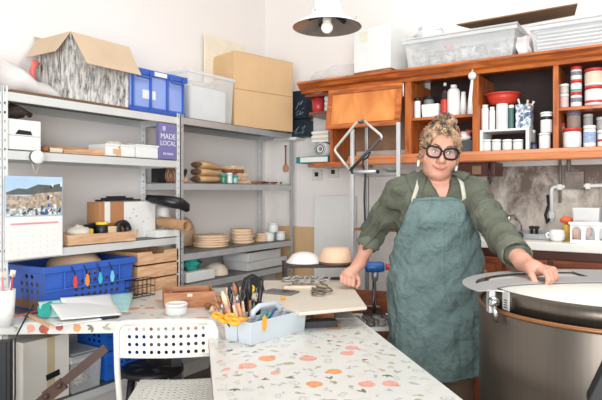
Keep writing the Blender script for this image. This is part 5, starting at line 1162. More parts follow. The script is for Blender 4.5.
# mug, rack, tomatoes
l,w=B(549,565.5,YCF+.1,ZCT+.001); h=hz(l,230); t=thing('mug','white round mug on the worktop between the sink and the dish rack','mug',l); m=MB(); m.shell([(w*.32,0),(w*.47,h*.25),(w*.5,h*.6),(w*.42,h)],.004,n=26); m.build('body',WHITE,t)
m=MB(); m.tube([(-w*.46,0,h*.75),(-w*.66,0,h*.62),(-w*.62,0,h*.35),(-w*.46,0,h*.3)],.006); m.build('handle',WHITE,t)
l,w=B(570,640,YCF+.03,ZCT+.001); h=hz(l,223.5); t=thing('dish_rack','white plastic dish rack with arched slots full of dishes','dish rack',l); a=w/2
def archf(m,x0,x1,y0,y1,n):
    p=(x1-x0)/n
    m.box(x0,x1,y0,y1,0,h*.18); m.box(x0,x1,y0,y1,h*.84,h)
    for i in range(n):
        c0=x0+p*i; r=p*.34; xm=c0+p/2
        m.box(c0,c0+p*.16,y0,y1,h*.18,h*.84); m.box(c0+p*.84,c0+p,y0,y1,h*.18,h*.84)
        for k in range(8):
            a0,a1=PI*k/8,PI*(k+1)/8; zc=h*.84-r*1.02-.004
            q=[(xm+r*cos(a0),zc+r*sin(a0)),(xm+r*cos(a1),zc+r*sin(a1)),(xm+r*cos(a1),h*.85),(xm+r*cos(a0),h*.85)]
            m.prismy(q[::-1],y0,y1)
m=MB(); archf(m,-a,a,0,.005,5); m.build('front_panel',WHITE,t)
m=MB(); archf(m,-a,a,.28,.285,5); m.build('back_panel',WHITE,t)
m=MB(); m.box(-a,a,.005,.28,0,.004); m.box(-a,-a+.005,.005,.28,.004,h); m.box(a-.005,a,.005,.28,.004,h); m.box(-a-.006,a+.006,-.006,.0,h-.008,h+.004); m.build('tray',WHITE,t)
zb=ZCT+.006
l,w=B(568,600,YCF+.12,zb); hh=hz(l,206); m=MB(); m.tbox(w*.72,.12,hh*.95,1.2); solo(m,'food_container',mat('milky_container',c(232,232,230),.3,alpha=.75),'milky plastic food container leaning in the dish rack','container',(l[0]+.01,l[1]+.06,zb),bevel=.006)
for i,(px,py,r,lab) in enumerate(((568,219,.018,'orange tomato on a white tub beside the dish rack'),(574,220,.017,'second orange tomato nearer the food container'))):
    pass
l,w=B(562,571,YCF+.16,ZCT+.001); h=hz(l,224); m=MB(); m.lathe([(0,0),(w*.5,0),(w*.5,h*.8),(w*.3,h),(0,h)],n=18); solo(m,'bottle',mat('amber_bottle',c(206,160,60),.3),'amber yellow bottle between the mug and the dish rack','bottle',l)
l2=(l[0],l[1],ZCT+.001+h+.001); m=MB(); m.blob((.0,0,.02),(.032,.024,.02),.06,3); solo(m,'sponge',mat('orange_red_sponge',c(226,104,62),.8,bump=.3),'orange red sponge perched on the amber bottle','sponge',l2)
for i,(px,cc,lab) in enumerate(((581,c(196,168,156),'pale brown plate standing in the first slots of the dish rack'),(594,c(196,196,198),'grey plate standing in the second slots of the dish rack'))):
    x=bx(px,YCF+.07); m=MB(); m.M=Matrix.Translation((0,0,.055))@Matrix.Rotation(R(78),4,'X'); m.lathe([(0,0),(.03,0),(.052,.008),(.052,.012),(.03,.005),(0,.005)],n=26); solo(m,'plate',mat('plate_%d'%i,cc,.4),lab,'plate',(x,YCF+.075,zb))
l,w=B(599,606,YCF+.12,zb); m=MB(); m.lathe([(0,0),(.028,0),(.028,.15),(.012,.18),(.012,.2),(0,.2)],n=18); t=solo(m,'bottle',mat('dish_soap_blue',c(40,90,170),.3),'blue bottle at the right edge of the dish rack','bottle',(l[0]+.02,l[1]+.1,zb)); 
# towel rail (white pipe)
yp=YW-.05; P=lambda px,py:(bx(px,yp)-bx(552,yp),0,zof(py,bx(px,yp),yp)-zof(230,bx(552,yp),yp))
t=thing('pipe','thin white pipe bent over the stained plaster behind the dish rack','pipe',(bx(552,yp),yp,zof(230,bx(552,yp),yp))); m=MB()
m.tube(arc([P(552,222),P(551.5,187),P(640,184)]),.011,n=10); m.build('run',WHITE,t)
for px,py in ((588,186.2),(560,187)): p=P(px,py); m=MB(); m.box(p[0]-.012,p[0]+.012,-.014,.045,p[2]-.016,p[2]+.016); m.build('clip',WHITE,t)
m=MB(); p=P(552,215); m.box(p[0]-.014,p[0]+.014,-.014,.045,p[2]-.02,p[2]+.02); m.build('clip',WHITE,t)
m=MB(); yq=YW-.03
for (px,py,lab,kx) in ((547,215,'dark metal hose clamp hanging on the plaster left of the white pipe',0),):
    t=thing('hose',lab,'hose',(bx(px,yq),YW-.012,zof(py,bx(px,yq),yq))); m=MB(); m.tube([(0,0,.12),(.008,-.006,.06),(-.012,-.004,.0),(.0,-.006,-.05),(.012,0,-.02)],.008); m.build('tube',DARK,t)
for (px,py,w_,lab) in ((575,180,.05,'grey pipe fitting on the wall above the white pipe'),(560,176,.02,'thin dark pipe running down the stained plaster')):
    x=bx(px,YW-.03); z=zof(py,x,YW-.03); m=MB()
    if w_>.03: m.box(-.05,.05,-.03,.022,-.05,.05); m.tube([(-.03,-.02,.05),(-.03,-.02,.13)],.012); m.box(.0,.04,-.035,-.03,-.02,.03)
    else: m.tube([(0,0,.15),(.003,0,-.02),(.0,0,-.16)],.009)
    solo(m,'pipe_fitting' if w_>.03 else 'pipe',mat('dusty_metal',c(128,118,110),.6,.2,var=.25,vs=20),lab,'pipe',(x,YW-.033,z),bevel=.002)
# wooden bracket under cabinet with hook
l,w=B(455,494.5,YF+.02,0); z0=zof(176,l[0],YF+.02); t=thing('bracket','dark red wooden bracket box under the cabinet with a hanging black cord','bracket',(l[0],l[1],z0)); a=w/2; h=ZC0-z0-.001
m=MB(); m.box(-a,a,0,.2,0,h); m.build('block',mat('dark_red_bracket',c(92,44,30),.4,var=.15),t,bevel=.003); m=MB(); m.box(-a*.1,a*.35,-.006,-.0005,h*.12,h*.75); m.build('switch_plate',mat('tarnished_brass',c(150,124,96),.5,.3),t)
m=MB(); m.tube([(a*.78,-.008,h*.9),(a*.75,-.012,h*.3),(a*.85,-.014,-.03),(a*.7,-.012,-.07),(a*.72,-.012,-.12)],.007); m.build('cord',BLACK,t)

# ============================================================ KILN
KD=1.76; kx,ky=wl(.978,KD); RKr=.404; KA=R(33)
BRUSH=mat('brushed_stainless',c(108,100,92),.36,.92,var=.06,vs=3,stretch=(30,30,.4))
kl=thing('kiln','large round stainless steel kiln with a pale lid at the right foreground','kiln',(kx,ky,0),KA)
zg=.990
m=MB(); m.lathe([(RKr-.01,FZ+.06),(RKr,FZ+.064),(RKr,zg-.012),(RKr-.004,zg-.004),(0,zg-.004)],n=72); m.lathe([(0,FZ+.06),(RKr-.01,FZ+.06)],n=72); m.build('body',BRUSH,kl)
for k in range(4): a=k*PI/2+.4; m=MB(); m.tube([(.3*cos(a),.3*sin(a),FZ),(.3*cos(a),.3*sin(a),FZ+.06)],.03,n=12); m.build('leg',DARK,kl)
m=MB(); m.tube([(RKr*1.002*cos(2*PI*i/72),RKr*1.002*sin(2*PI*i/72),zg-.002) for i in range(72)],.0065,n=8,closed=True); m.build('copper_rim',mat('copper_edge',c(150,104,66),.4,.7),kl)
m=MB(); rl=.378; zl=1.046; m.lathe([(rl-.004,zg),(rl,zg),(rl,zl),(rl-.004,zl),(rl-.004,zg)],n=72); m.build('lid_band',BRUSH,kl)
m=MB(); m.lathe([(0,zg+.001),(rl-.0045,zg+.001),(rl-.0045,zl-.001),(0,zl-.001)],n=64); m.build('lid_slab',mat('white_firebrick',c(206,204,196),.85,var=.02,bump=.05),kl)
# lifting straps (sheet steel crescent)
GM=mat('grey_sheet_steel',c(176,176,176),.45,.45,var=.04,vs=4)
N=60; zs=zl+.003
def pt(kind,t):
    ph=R(192)-t*R(204)
    if kind=='o': return (.478*cos(ph),-.05+.375*sin(ph))
    if kind=='oi': return (.438*cos(ph),-.05+.335*sin(ph))
    if kind=='io': return (.445*cos(ph),-.05+.205*sin(ph))
    if kind=='i': return (.392*cos(ph),-.078+.145*sin(ph))
m=MB(); m.mt(0)
def stripf(ka,kb,t0,t1,za,zb_):
    n=max(2,int((t1-t0)*N)); 
    m.grid(lambda u,v:(*[pt(ka,t0+(t1-t0)*u)[q]*(1-v)+pt(kb,t0+(t1-t0)*u)[q]*v for q in (0,1)],za*(1-v)+zb_*v),n,1,False)
stripf('oi','o',0,1,zs+.005,zs+.005); stripf('i','io',0,1,zs,zs+.004); stripf('io','oi',.50,1,zs+.004,zs+.005)
m.build('lifting_strap',GM,kl,solid=.003)
# left hinge
m=MB(); hx,hy=-.42,-.075
m.box(hx-.006,hx+.012,hy-.03,hy+.0,zg-.005,zs+.004); m.build('hinge_bracket',GM,kl,bevel=.002)
m=MB(); m.M=Matrix.Translation((hx+.003,hy-.032,zg+.03))@Matrix.Rotation(R(90),4,'X'); m.lathe([(0,0),(.015,0),(.015,.014),(.008,.02),(0,.022)],n=14); m.build('hinge_bolt',CHROME,kl)
m=MB(); m.tube([(hx+.004,hy-.036,zg+.02),(hx+.010,hy-.04,zg-.005),(hx+.014,hy-.03,zg-.03)],.007); m.build('latch_lever',CHROME,kl)
a=R(193); m=MB(); m.M=Matrix.Rotation(a,4,'Z'); m.box(rl+.0005,rl+.004,-.016,.016,zg,zl-.001); m.build('tag',mat('aluminium_tag',c(216,216,212),.4,.3),kl)
m=MB(); m.M=Matrix.Rotation(a,4,'Z'); 
for k in range(4): m.box(rl+.004,rl+.0045,-.008,.008,zg+.007+k*.007,zg+.010+k*.007)
m.build('tag_marks',DARK,kl)
# control box
a=R(33); ca=R(246)
cbm=Matrix.Rotation(ca,4,'Z')@Matrix.Translation((RKr+.0,0,.88))@Matrix.Rotation(R(-22),4,'X')
m=MB(); m.M=cbm; m.box(.004,.07,-.075,.075,-.085,.085); b_=m.build('control_box',BLACK,kl,bevel=.004)
m=MB(); m.M=cbm; m.box(.0702,.071,-.055,.055,-.02,.06); m.build('display_panel',mat('dark_grey_face',c(34,35,38),.3),b_)
m=MB(); m.M=cbm; m.lathe([(0,.0)],n=3) if 0 else m.tube([(.03,-.0,-.085),(.03,0,-.16),(.01,.02,-.4),(.03,.03,-.7)],.009); m.build('cable',BLACK,kl)
# ============================================================ PENDANT LAMP
x,y=atD(327,2.8); zr=zof(27.5,x,y); lp=thing('pendant_lamp','white enamel pendant lamp with a bare bulb hanging from the ceiling','lamp',(x,y,zr))
m=MB(); m.lathe([(.169,.001),(.171,0),(.168,.008),(.12,.035),(.088,.052),(.078,.075),(.066,.10),(.062,.16),(.060,.22),(.04,.235),(.0,.237)],n=48); m.build('shade',mat('white_enamel',c(238,239,238),.25,var=.01),lp)
m=MB(); m.lathe([(.168,-.0005),(.118,.031),(.084,.047),(.06,.062),(0,.066)],n=48); m.build('reflector',mat('aged_aluminium_reflector',c(176,168,160),.35,.7,var=.12,vs=20),lp)
m=MB(); m.lathe([(0,.064),(.022,.062),(.022,.03),(.0,.028)],n=18); m.build('socket',WHITE,lp)
bm,nt,bb=nodes('bulb_glass'); bb.inputs['Base Color'].default_value=c(250,246,238); bb.inputs['Emission Color'].default_value=c(255,240,220); bb.inputs['Emission Strength'].default_value=.35
m=MB(); m.lathe([(0,-.028),(.014,-.026),(.026,-.014),(.030,.0),(.026,.014),(.017,.028),(.014,.036)],n=24); m.build('bulb',bm,lp)
for k in range(3):
    a=R(33)+k*2*PI/3+PI*.02; m=MB(); rr=.135; m.tube([(rr*cos(a),rr*sin(a),.028),(rr*1.02*cos(a),rr*1.02*sin(a),.05),((rr+.012)*cos(a),(rr+.012)*sin(a),.055)],.0045); m.build('clip',CHROME,lp)
for k in range(4):
    a=k*PI/2+.6; m=MB(); m.tube([(.05*cos(a),.05*sin(a),.055),(.095*cos(a+.3),.095*sin(a+.3),.034)],.011); m.build('bracket',DARK,lp)
m=MB(); m.tube([(0,0,.236),(0,0,3.298-zr)],.007); m.build('cord',WHITE,lp)
# ============================================================ PERSON
class Vox:
    def __init__(s,lo,hi,h):
        s.lo=np.array(lo,float); s.h=h; s.n=np.ceil((np.array(hi)-s.lo)/h).astype(int)+1; s.d=np.full(s.n,.06,np.float32)
    def sub(s,lo,hi):
        a=np.clip(np.floor((np.array(lo)-s.lo)/s.h).astype(int),0,s.n); b=np.clip(np.ceil((np.array(hi)-s.lo)/s.h).astype(int)+1,0,s.n)
        sl=tuple(slice(int(x),int(y)) for x,y in zip(a,b))
        ax=[(s.lo[i]+s.h*np.arange(a[i],b[i])).astype(np.float32) for i in range(3)]
        return sl,ax[0][:,None,None],ax[1][None,:,None],ax[2][None,None,:]
    def un(s,sl,d,k):
        e=s.d[sl]
        if k<=0: s.d[sl]=np.minimum(e,d); return
        hh=np.maximum(k-np.abs(e-d),0)/k; s.d[sl]=np.minimum(e,d)-hh*hh*k*.25
    def cut(s,sl,d,k):
        e=s.d[sl]; d=-d
        if k<=0: s.d[sl]=np.maximum(e,d); return
        hh=np.maximum(k-np.abs(e-d),0)/k; s.d[sl]=np.maximum(e,d)+hh*hh*k*.25
    def ellf(s,c,r,rot,m):
        c=np.array(c,float); R_=max(r)+m; sl,x,y,z=s.sub(c-R_,c+R_); x=x-c[0];y=y-c[1];z=z-c[2]
        if rot is not None:
            q=np.array(rot.inverted()); x,y,z=(q[0][0]*x+q[0][1]*y+q[0][2]*z),(q[1][0]*x+q[1][1]*y+q[1][2]*z),(q[2][0]*x+q[2][1]*y+q[2][2]*z)
        k0=np.sqrt((x/r[0])**2+(y/r[1])**2+(z/r[2])**2); k1=np.sqrt((x/r[0]**2)**2+(y/r[1]**2)**2+(z/r[2]**2)**2)+1e-9
        return sl,(k0*(k0-1)/k1).astype(np.float32)
    def ell(s,c,r,k=.02,rot=None,cut=False):
        if not isinstance(r,(tuple,list)): r=(r,r,r)
        sl,d=s.ellf(c,r,rot,k+.03); (s.cut if cut else s.un)(sl,d,k)
    def conef(s,a,b,ra,rb,m):
        a=np.array(a,float);b=np.array(b,float); M_=max(ra,rb)+m; sl,x,y,z=s.sub(np.minimum(a,b)-M_,np.maximum(a,b)+M_)
        v=b-a; L2=float(v@v)+1e-12; t=np.clip(((x-a[0])*v[0]+(y-a[1])*v[1]+(z-a[2])*v[2])/L2,0,1)
        d=np.sqrt((x-a[0]-t*v[0])**2+(y-a[1]-t*v[1])**2+(z-a[2]-t*v[2])**2)-(ra+(rb-ra)*t)
        return sl,d.astype(np.float32)
    def cone(s,a,b,ra,rb,k=.02,cut=False):
        sl,d=s.conef(a,b,ra,rb,k+.03); (s.cut if cut else s.un)(sl,d,k)
    def chain(s,pts,rs,k=.01):
        for i in range(len(pts)-1): s.cone(pts[i],pts[i+1],rs[i],rs[i+1],k)
    def mesh(s):
        d=s.d; ins=d<0; nx,ny,nz=d.shape; cells=[];pos=[];F=[]
        def cid(i,j,k): return (i*ny+j)*nz+k
        for ax in range(3):
            A=[slice(None)]*3;Bv=[slice(None)]*3; A[ax]=slice(0,-1);Bv[ax]=slice(1,None)
            a=d[tuple(A)];b=d[tuple(Bv)]; I=np.nonzero((a<0)!=(b<0)); av=a[I];bv=b[I]; t=av/(av-bv)
            P=np.stack(I,1).astype(float); P[:,ax]+=t
            o1,o2=[(1,2),(2,0),(0,1)][ax]; quad=[]
            for (u,v) in ((1,1),(0,1),(0,0),(1,0)):
                J_=[I[0].copy(),I[1].copy(),I[2].copy()]; J_[o1]=J_[o1]-u; J_[o2]=J_[o2]-v
                c_=cid(*J_); quad.append(c_); cells.append(c_); pos.append(P)
            q=np.stack(quad,1); fl=av>0; q[fl]=q[fl][:,::-1]; F.append(q)
        cells=np.concatenate(cells);pos=np.concatenate(pos);F=np.concatenate(F)
        u,inv=np.unique(cells,return_inverse=True); cnt=np.bincount(inv)
        V=np.stack([np.bincount(inv,pos[:,i])/cnt for i in range(3)],1)*s.h+s.lo
        return V,np.searchsorted(u,F)
def voxobj(vx,name,mats,parent,smooth_it=1):
    V,F=vx.mesh()
    if smooth_it:      # light laplacian
        e=np.concatenate([F[:,[0,1]],F[:,[1,2]],F[:,[2,3]],F[:,[3,0]]]); e=np.concatenate([e,e[:,::-1]])
        deg=np.bincount(e[:,0],minlength=len(V))
        for _ in range(smooth_it):
            av=np.stack([np.bincount(e[:,0],V[e[:,1],i],minlength=len(V)) for i in range(3)],1)/deg[:,None]; V=V*.5+av*.5
    me=bpy.data.meshes.new(name); me.vertices.add(len(V)); me.vertices.foreach_set('co',V.astype(np.float32).ravel())
    me.loops.add(F.size); me.loops.foreach_set('vertex_index',F.astype(np.int32).ravel()); me.polygons.add(len(F))
    me.polygons.foreach_set('loop_start',np.arange(0,F.size,4,dtype=np.int32)); me.polygons.foreach_set('loop_total',np.full(len(F),4,np.int32))
    me.update(calc_edges=True); me.validate(); me.polygons.foreach_set('use_smooth',np.ones(len(me.polygons),bool))
    for m_ in mats: me.materials.append(m_)
    o=bpy.data.objects.new(name,me); COL.objects.link(o); o.parent=parent; return o
PD=2.60; PLX=.62
pwx,pwy=wl(PLX,PD)
per=thing('person','person in a green grey apron and olive shirt with black glasses, leaning on both hands','person',(pwx,pwy,FZ),R(33))
def J3(px,py,D): return Vector(((px-CX)/FPX*D-PLX,D-PD,H+(CY-py)/FPX*D))
# joints (local: x to the photo's right, y away from the camera, z up)
hd=J3(439.3,152.5,2.545)          # head centre at eye level
neck=Vector((hd.x-.004,.00,1.395)); chest=Vector((-.01,.0,1.25)); waist=Vector((.0,.02,1.08)); hip=Vector((.008,.03,.92))
shR=J3(399,195,2.60); shL=J3(473,194,2.53)
elR=J3(374,231,2.73); wrR=J3(359.5,263,2.76)
elL=J3(503,240,2.20); wrL=J3(522.5,261.5,1.985)
HAT=Matrix.Rotation(R(8),3,'Y')@Matrix.Rotation(R(-5),3,'Z')@Matrix.Rotation(R(9),3,'X')   # roll, turn, chin down
HS=.95
def hp(x,y,z): return hd+HAT@(Vector((x,y,z))*HS)
def hr(*r): return tuple(q*HS for q in r)
body=Vox((-.52,-.93,FZ-.005),(.36,.30,1.70),.0042)
v=body
# trunk
v.ell(hip,(.178,.135,.16),.03); v.ell(waist,(.160,.125,.15),.05); v.ell(chest,(.150,.105,.16),.05)
v.cone(shR+Vector((.05,0,-.02)),shL+Vector((-.05,0,-.02)),.06,.06,.05); v.cone(chest+Vector((0,0,.05)),neck,.075,.054,.06)
for sx in (-1,1):
    v.ell(chest+Vector((sx*.075,-.075,-.045)),(.066,.058,.066),.03); v.cone(neck+Vector((sx*.03,.015,-.01)),(shL if sx>0 else shR)+Vector((-sx*.02,0,.02)),.045,.04,.04)
v.cone(neck+Vector((0,.01,-.05)),hp(0,.032,-.06),.052,.047,.02)
# legs
for sx in (-1,1):
    h0=hip+Vector((sx*.085,0,-.08)); kn=Vector((sx*.085+.01,.0,.53)); an=Vector((sx*.095+.01,.03,FZ+.08))
    v.cone(h0,kn,.09,.056,.04); v.cone(kn,an,.055,.034,.03); v.cone(an+Vector((0,.01,-.04)),an+Vector((sx*.02,-.15,-.055)),.034,.026,.02)
# arms
for sh,el,wr in ((shR,elR,wrR),(shL,elL,wrL)):
    v.ell(sh,(.056,.056,.056),.04); v.cone(sh,el,.05,.041,.03); m_=el.lerp(wr,.35); v.cone(el,m_,.041,.041,.02); v.cone(m_,wr,.041,.028,.02)
# head
v.ell(hp(0,.018,.045),hr(.080,.098,.093),.02,HAT); v.ell(hp(0,-.012,-.035),hr(.071,.078,.085),.03,HAT)
v.ell(hp(0,-.068,-.096),hr(.030,.024,.022),.025,HAT); v.ell(hp(0,-.03,-.085),hr(.058,.052,.034),.03,HAT)
for sx in (-1,1):
    v.ell(hp(sx*.043,-.056,-.036),hr(.033,.031,.031),.02,HAT)
    v.ell(hp(sx*.034,-.093,.008),hr(.020,.013,.013),.012,HAT,cut=True)
    v.ell(hp(sx*.032,-.084,.030),hr(.026,.013,.010),.012,HAT)
    v.ell(hp(sx*.081,.014,-.012),hr(.011,.022,.033),.008,HAT)
    v.ell(hp(sx*.013,-.100,-.036),hr(.010,.011,.008),.006,HAT)
v.cone(hp(0,-.088,.014),hp(0,-.112,-.028),.0085*HS,.0125*HS,.010); v.ell(hp(0,-.113,-.030),hr(.0125,.012,.011),.006,HAT)
v.ell(hp(0,-.088,-.062),hr(.027,.014,.016),.012,HAT)
v.ell(hp(0,-.0975,-.047),hr(.006,.006,.009),.006,HAT,cut=True)
# hands -----------------------------------------------------------
def finger(base,dirs,lens,r):
    pts=[Vector(base)]
    for d_,l_ in zip(dirs,lens): pts.append(pts[-1]+Vector(d_).normalized()*l_)
    v.chain(pts,[r,r*.97,r*.9,r*.78],.006)
# right hand: closed fist resting on the block
pc=J3(350,274.3,2.75)
kd=(pc-wrR).normalized()
v.cone(wrR,pc+kd*.005,.029,.026,.02)
v.ell(pc,(.038,.033,.028),.015,Matrix.Rotation(R(30),3,'Y'))
for i in range(4):
    off=Vector((-.030+.019*i,-.012-.004*abs(i-1.4),-.004-.006*i+ .004)); b=pc+Vector((-.006,0,.006))+off*1.0
    finger(b,((-.25,-.8,-.35),(-.05,-.35,-.95),(.25,.75,-.45)),(.026+.003*(i in(1,2)),.026,.018),.0098-.0006*(i==3))
finger(pc+Vector((.030,-.006,.0)),((.35,-.55,-.65),(-.05,-.45,-.9),(-.5,-.2,-.8)),(.028,.026,.018),.0105)
# left hand: fingers hooked over the strap
pl=J3(534,268.5,1.885); kd=(pl-wrL).normalized()
v.cone(wrL,pl,.029,.027,.02); v.ell(pl+Vector((.004,-.006,.002)),(.040,.036,.020),.015,Matrix.Rotation(R(16),3,'Y'))
for i in range(4):
    b=pl+Vector((.026-.0165*i*.55,-.022-.012*i*.2+.0,.004-.001*i))+Vector((.006*(3-i)*.6,.013*(1.5-i),0))
    finger(b,((.55-.12*i,-.85,-.10),(.12,-.55,-.85),(-.25,.1,-.95)),(.030+.003*(i in(1,2)),.024,.020),.0092-.0007*(i==3))
finger(pl+Vector((-.022,-.016,-.004)),((-.05,-.75,-.35),(.15,-.6,-.75),(.35,-.3,-.8)),(.030,.026,.022),.0105)
SKIN=None
m_,nt,b_=nodes('fair_skin'); SKIN=m_; N_=nt.nodes; tc=N_.new('ShaderNodeTexCoord'); nz=N_.new('ShaderNodeTexNoise'); nz.inputs['Scale'].default_value=16; nz.inputs['Detail'].default_value=5
nt.links.new(tc.outputs['Object'],nz.inputs['Vector']); cr=N_.new('ShaderNodeValToRGB'); cr.color_ramp.elements[0].position=.35; cr.color_ramp.elements[1].position=.7
cr.color_ramp.elements[0].color=c(198,140,118); cr.color_ramp.elements[1].color=c(212,162,140); nt.links.new(nz.outputs['Fac'],cr.inputs[0]); nt.links.new(cr.outputs[0],b_.inputs['Base Color'])
b_.inputs['Roughness'].default_value=.5; b_.inputs['Subsurface Weight'].default_value=.12; b_.inputs['Subsurface Radius'].default_value=(.012,.005,.003); b_.inputs['Subsurface Scale'].default_value=.6
voxobj(body,'body',[SKIN],per,1)
# face details
def headpart(name,mt_,fn,par=per):
    m=MB(); m.M=Matrix.Translation(hd)@HAT.to_4x4()@Matrix.Scale(HS,4); fn(m); return m.build(name,mt_,par)
EYEW=mat('eye_white',c(236,232,228),.2,var=.01)
for sx in (-1,1):
    e_=headpart('eye',EYEW,lambda m:m.blob((sx*.033,-.0815,.008),(.0125,.0105,.0072),0,1,n=16,m=12))
    headpart('iris',mat('grey_blue_iris',c(74,92,100),.2),lambda m:m.blob((sx*.033+.001,-.0902,.0075),(.0058,.0025,.0058),0,1,n=14,m=8),e_)
    headpart('upper_lid',mat('lash_brown',c(92,62,52),.7),lambda m:m.tube([(sx*.033-.014,-.0845,.0075),(sx*.033-.006,-.0915,.0155),(sx*.033+.006,-.0915,.0155),(sx*.033+.014,-.0845,.0075)],.0019,n=6))
    headpart('eyebrow',mat('brow_brown',c(122,92,68),.9,var=.2),lambda m:m.tube([(sx*.016,-.0945,.034),(sx*.034,-.0945,.041),(sx*.053,-.080,.035)],[.0028,.0036,.0018],n=8))
LIP=mat('lip_pink',c(204,120,112),.4,var=.06)
headpart('mouth',LIP,lambda m:(m.tube([(-.034,-.0845,-.0560),(-.017,-.0985,-.0640),(0,-.1035,-.0650),(.017,-.0985,-.0640),(.034,-.0845,-.0560)],[.0015,.0040,.0044,.0040,.0015],n=8),m.tube([(-.028,-.0875,-.0620),(-.011,-.0985,-.0725),(.011,-.0985,-.0725),(.028,-.0875,-.0620)],[.0015,.0045,.0045,.0015],n=8)))
headpart('mouth_line',mat('mouth_line_brown',c(132,66,60),.6),lambda m:m.tube([(-.039,-.0815,-.0530),(-.034,-.0855,-.0560),(-.017,-.1010,-.0668),(0,-.1060,-.0690),(.017,-.1010,-.0668),(.034,-.0855,-.0560),(.039,-.0815,-.0530)],[.0012,.0018,.0020,.0020,.0020,.0018,.0012],n=6))
# glasses
GB=mat('glossy_black_acetate',c(12,12,13),.35,var=.05,spec=.3)
gl=headpart('glasses',GB,lambda m:m.tube([(-.009,-.108,.012),(0,-.110,.015),(.009,-.108,.012)],.0035,n=8))
def lens(sx,k=1.0):
    pts=[]
    for i in range(28):
        a=2*PI*i/28; cx_,sz_=cos(a),sin(a); x=.0305*k*(abs(cx_)**.72)*(1 if cx_>0 else -1); z=.0245*k*(abs(sz_)**.72)*(1 if sz_>0 else -1)
        if z>0: x*=1.06
        pts.append((sx*.038+x,-.108+.62*abs(sx*.038+x)**2*6*.9-.0,.005+z+(.002 if (x*sx>0 and z>0) else 0)))
    return pts
for sx in (-1,1):
    headpart('rim',GB,lambda m:m.tube(lens(sx),.0048,n=8,closed=True),gl)
    headpart('lens',mat('clear_lens',c(240,240,240),.05,alpha=.08),lambda m:m.add(lens(sx,.96),[tuple(range(28))]),gl)
    headpart('temple',GB,lambda m:m.tube([(sx*.0735,-.090,.016),(sx*.083,-.06,.016),(sx*.085,.012,.012),(sx*.084,.03,-.004)],.0028,n=8),gl)
headpart('earring',mat('white_earring',c(238,236,228),.4),lambda m:(m.blob((-.089,-.002,-.064),(.007,.007,.017),0,1,n=12,m=8)))
headpart('earring',mat('white_earring',c(238,236,228),.4),lambda m:(m.blob((.089,-.002,-.064),(.007,.007,.017),0,1,n=12,m=8)))
# hair
m_,nt,b_=nodes('curly_blond_brown_hair'); HAIR=m_; N_=nt.nodes; tc=N_.new('ShaderNodeTexCoord'); nz=N_.new('ShaderNodeTexNoise'); nz.inputs['Scale'].default_value=30; nz.inputs['Detail'].default_value=4
nt.links.new(tc.outputs['Object'],nz.inputs['Vector']); cr=N_.new('ShaderNodeValToRGB'); e=cr.color_ramp.elements; e[0].position=.36; e[1].position=.62; e[0].color=c(72,52,42); e[1].color=c(200,164,130)
nt.links.new(nz.outputs['Fac'],cr.inputs[0]); nt.links.new(cr.outputs[0],b_.inputs['Base Color']); b_.inputs['Roughness'].default_value=.5
hv=Vox(tuple(hd+Vector((-.15,-.15,-.12))),tuple(hd+Vector((.15,.17,.27))),.0035)
hv.ell(hp(0,.022,.050),hr(.090,.114,.100),.01,HAT)
hv.ell(hp(0,-.105,-.02),hr(.072,.088,.124),.012,HAT,cut=True)     # open the face
hv.ell(hp(0,-.02,-.115),hr(.12,.12,.085),.015,HAT,cut=True)
hv.ell(hp(.004,.0,.150),hr(.048,.046,.028),.02,HAT)
rn=random.Random(6)
hairo=voxobj(hv,'hair',[HAIR],per,1)
m=MB(); m.M=Matrix.Translation(hd)@HAT.to_4x4()@Matrix.Scale(HS,4)
def curl(p,nrm,r,turns,ln,th):
    nrm=Vector(nrm).normalized(); a_=nrm.orthogonal().normalized(); b2=nrm.cross(a_); ax=(a_*rn.uniform(-1,1)+b2*rn.uniform(-1,1)).normalized(); o2=ax.cross(nrm); pts=[]
    n_=int(turns*8)
    for i in range(n_+1):
        t_=i/n_; an=2*PI*turns*t_; pts.append(Vector(p)+ax*(t_-.5)*ln+nrm*r*cos(an)*.8+o2*r*sin(an))
    m.tube(pts,th,n=5)
for k in range(260):
    u=rn.uniform(-1,1); th_=rn.uniform(0,2*PI); 
    d_=Vector((cos(th_)*math.sqrt(1-u*u),sin(th_)*math.sqrt(1-u*u),u))
    if k<170:
        p=Vector((0,.022,.050))+Vector((d_.x*.090,d_.y*.114,d_.z*.100))
        if p.z<.02 and p.y<.0: continue
        if p.y<-.03 and p.z<.098: continue
        if p.z<-.02: continue
    else: p=Vector((.004,.0,.150))+Vector((d_.x*.046,d_.y*.044,d_.z*.027))
    curl(p,d_,rn.uniform(.007,.012),rn.uniform(1.2,2.4),rn.uniform(.02,.05),rn.uniform(.0022,.0036))
for k in range(30):   # fringe over the forehead
    x=-.075+.15*k/29+rn.uniform(-.004,.004); z=.102-.022*(abs(x)/.075)**2+rn.uniform(-.012,.012); y=-.082+.9*x*x*8+.0
    curl((x,y+.012,z),(x*3,-1,.4),rn.uniform(.007,.011),rn.uniform(1.3,2.2),rn.uniform(.02,.035),rn.uniform(.0022,.0034))
for sx in (-1,1):
    for k in range(9): curl((sx*(.083+rn.uniform(0,.008)),-.025+rn.uniform(-.02,.03),.05-.011*k),(sx,-.3,0),rn.uniform(.005,.009),1.8,.025,.0024)
m.build('curls',HAIR,hairo)
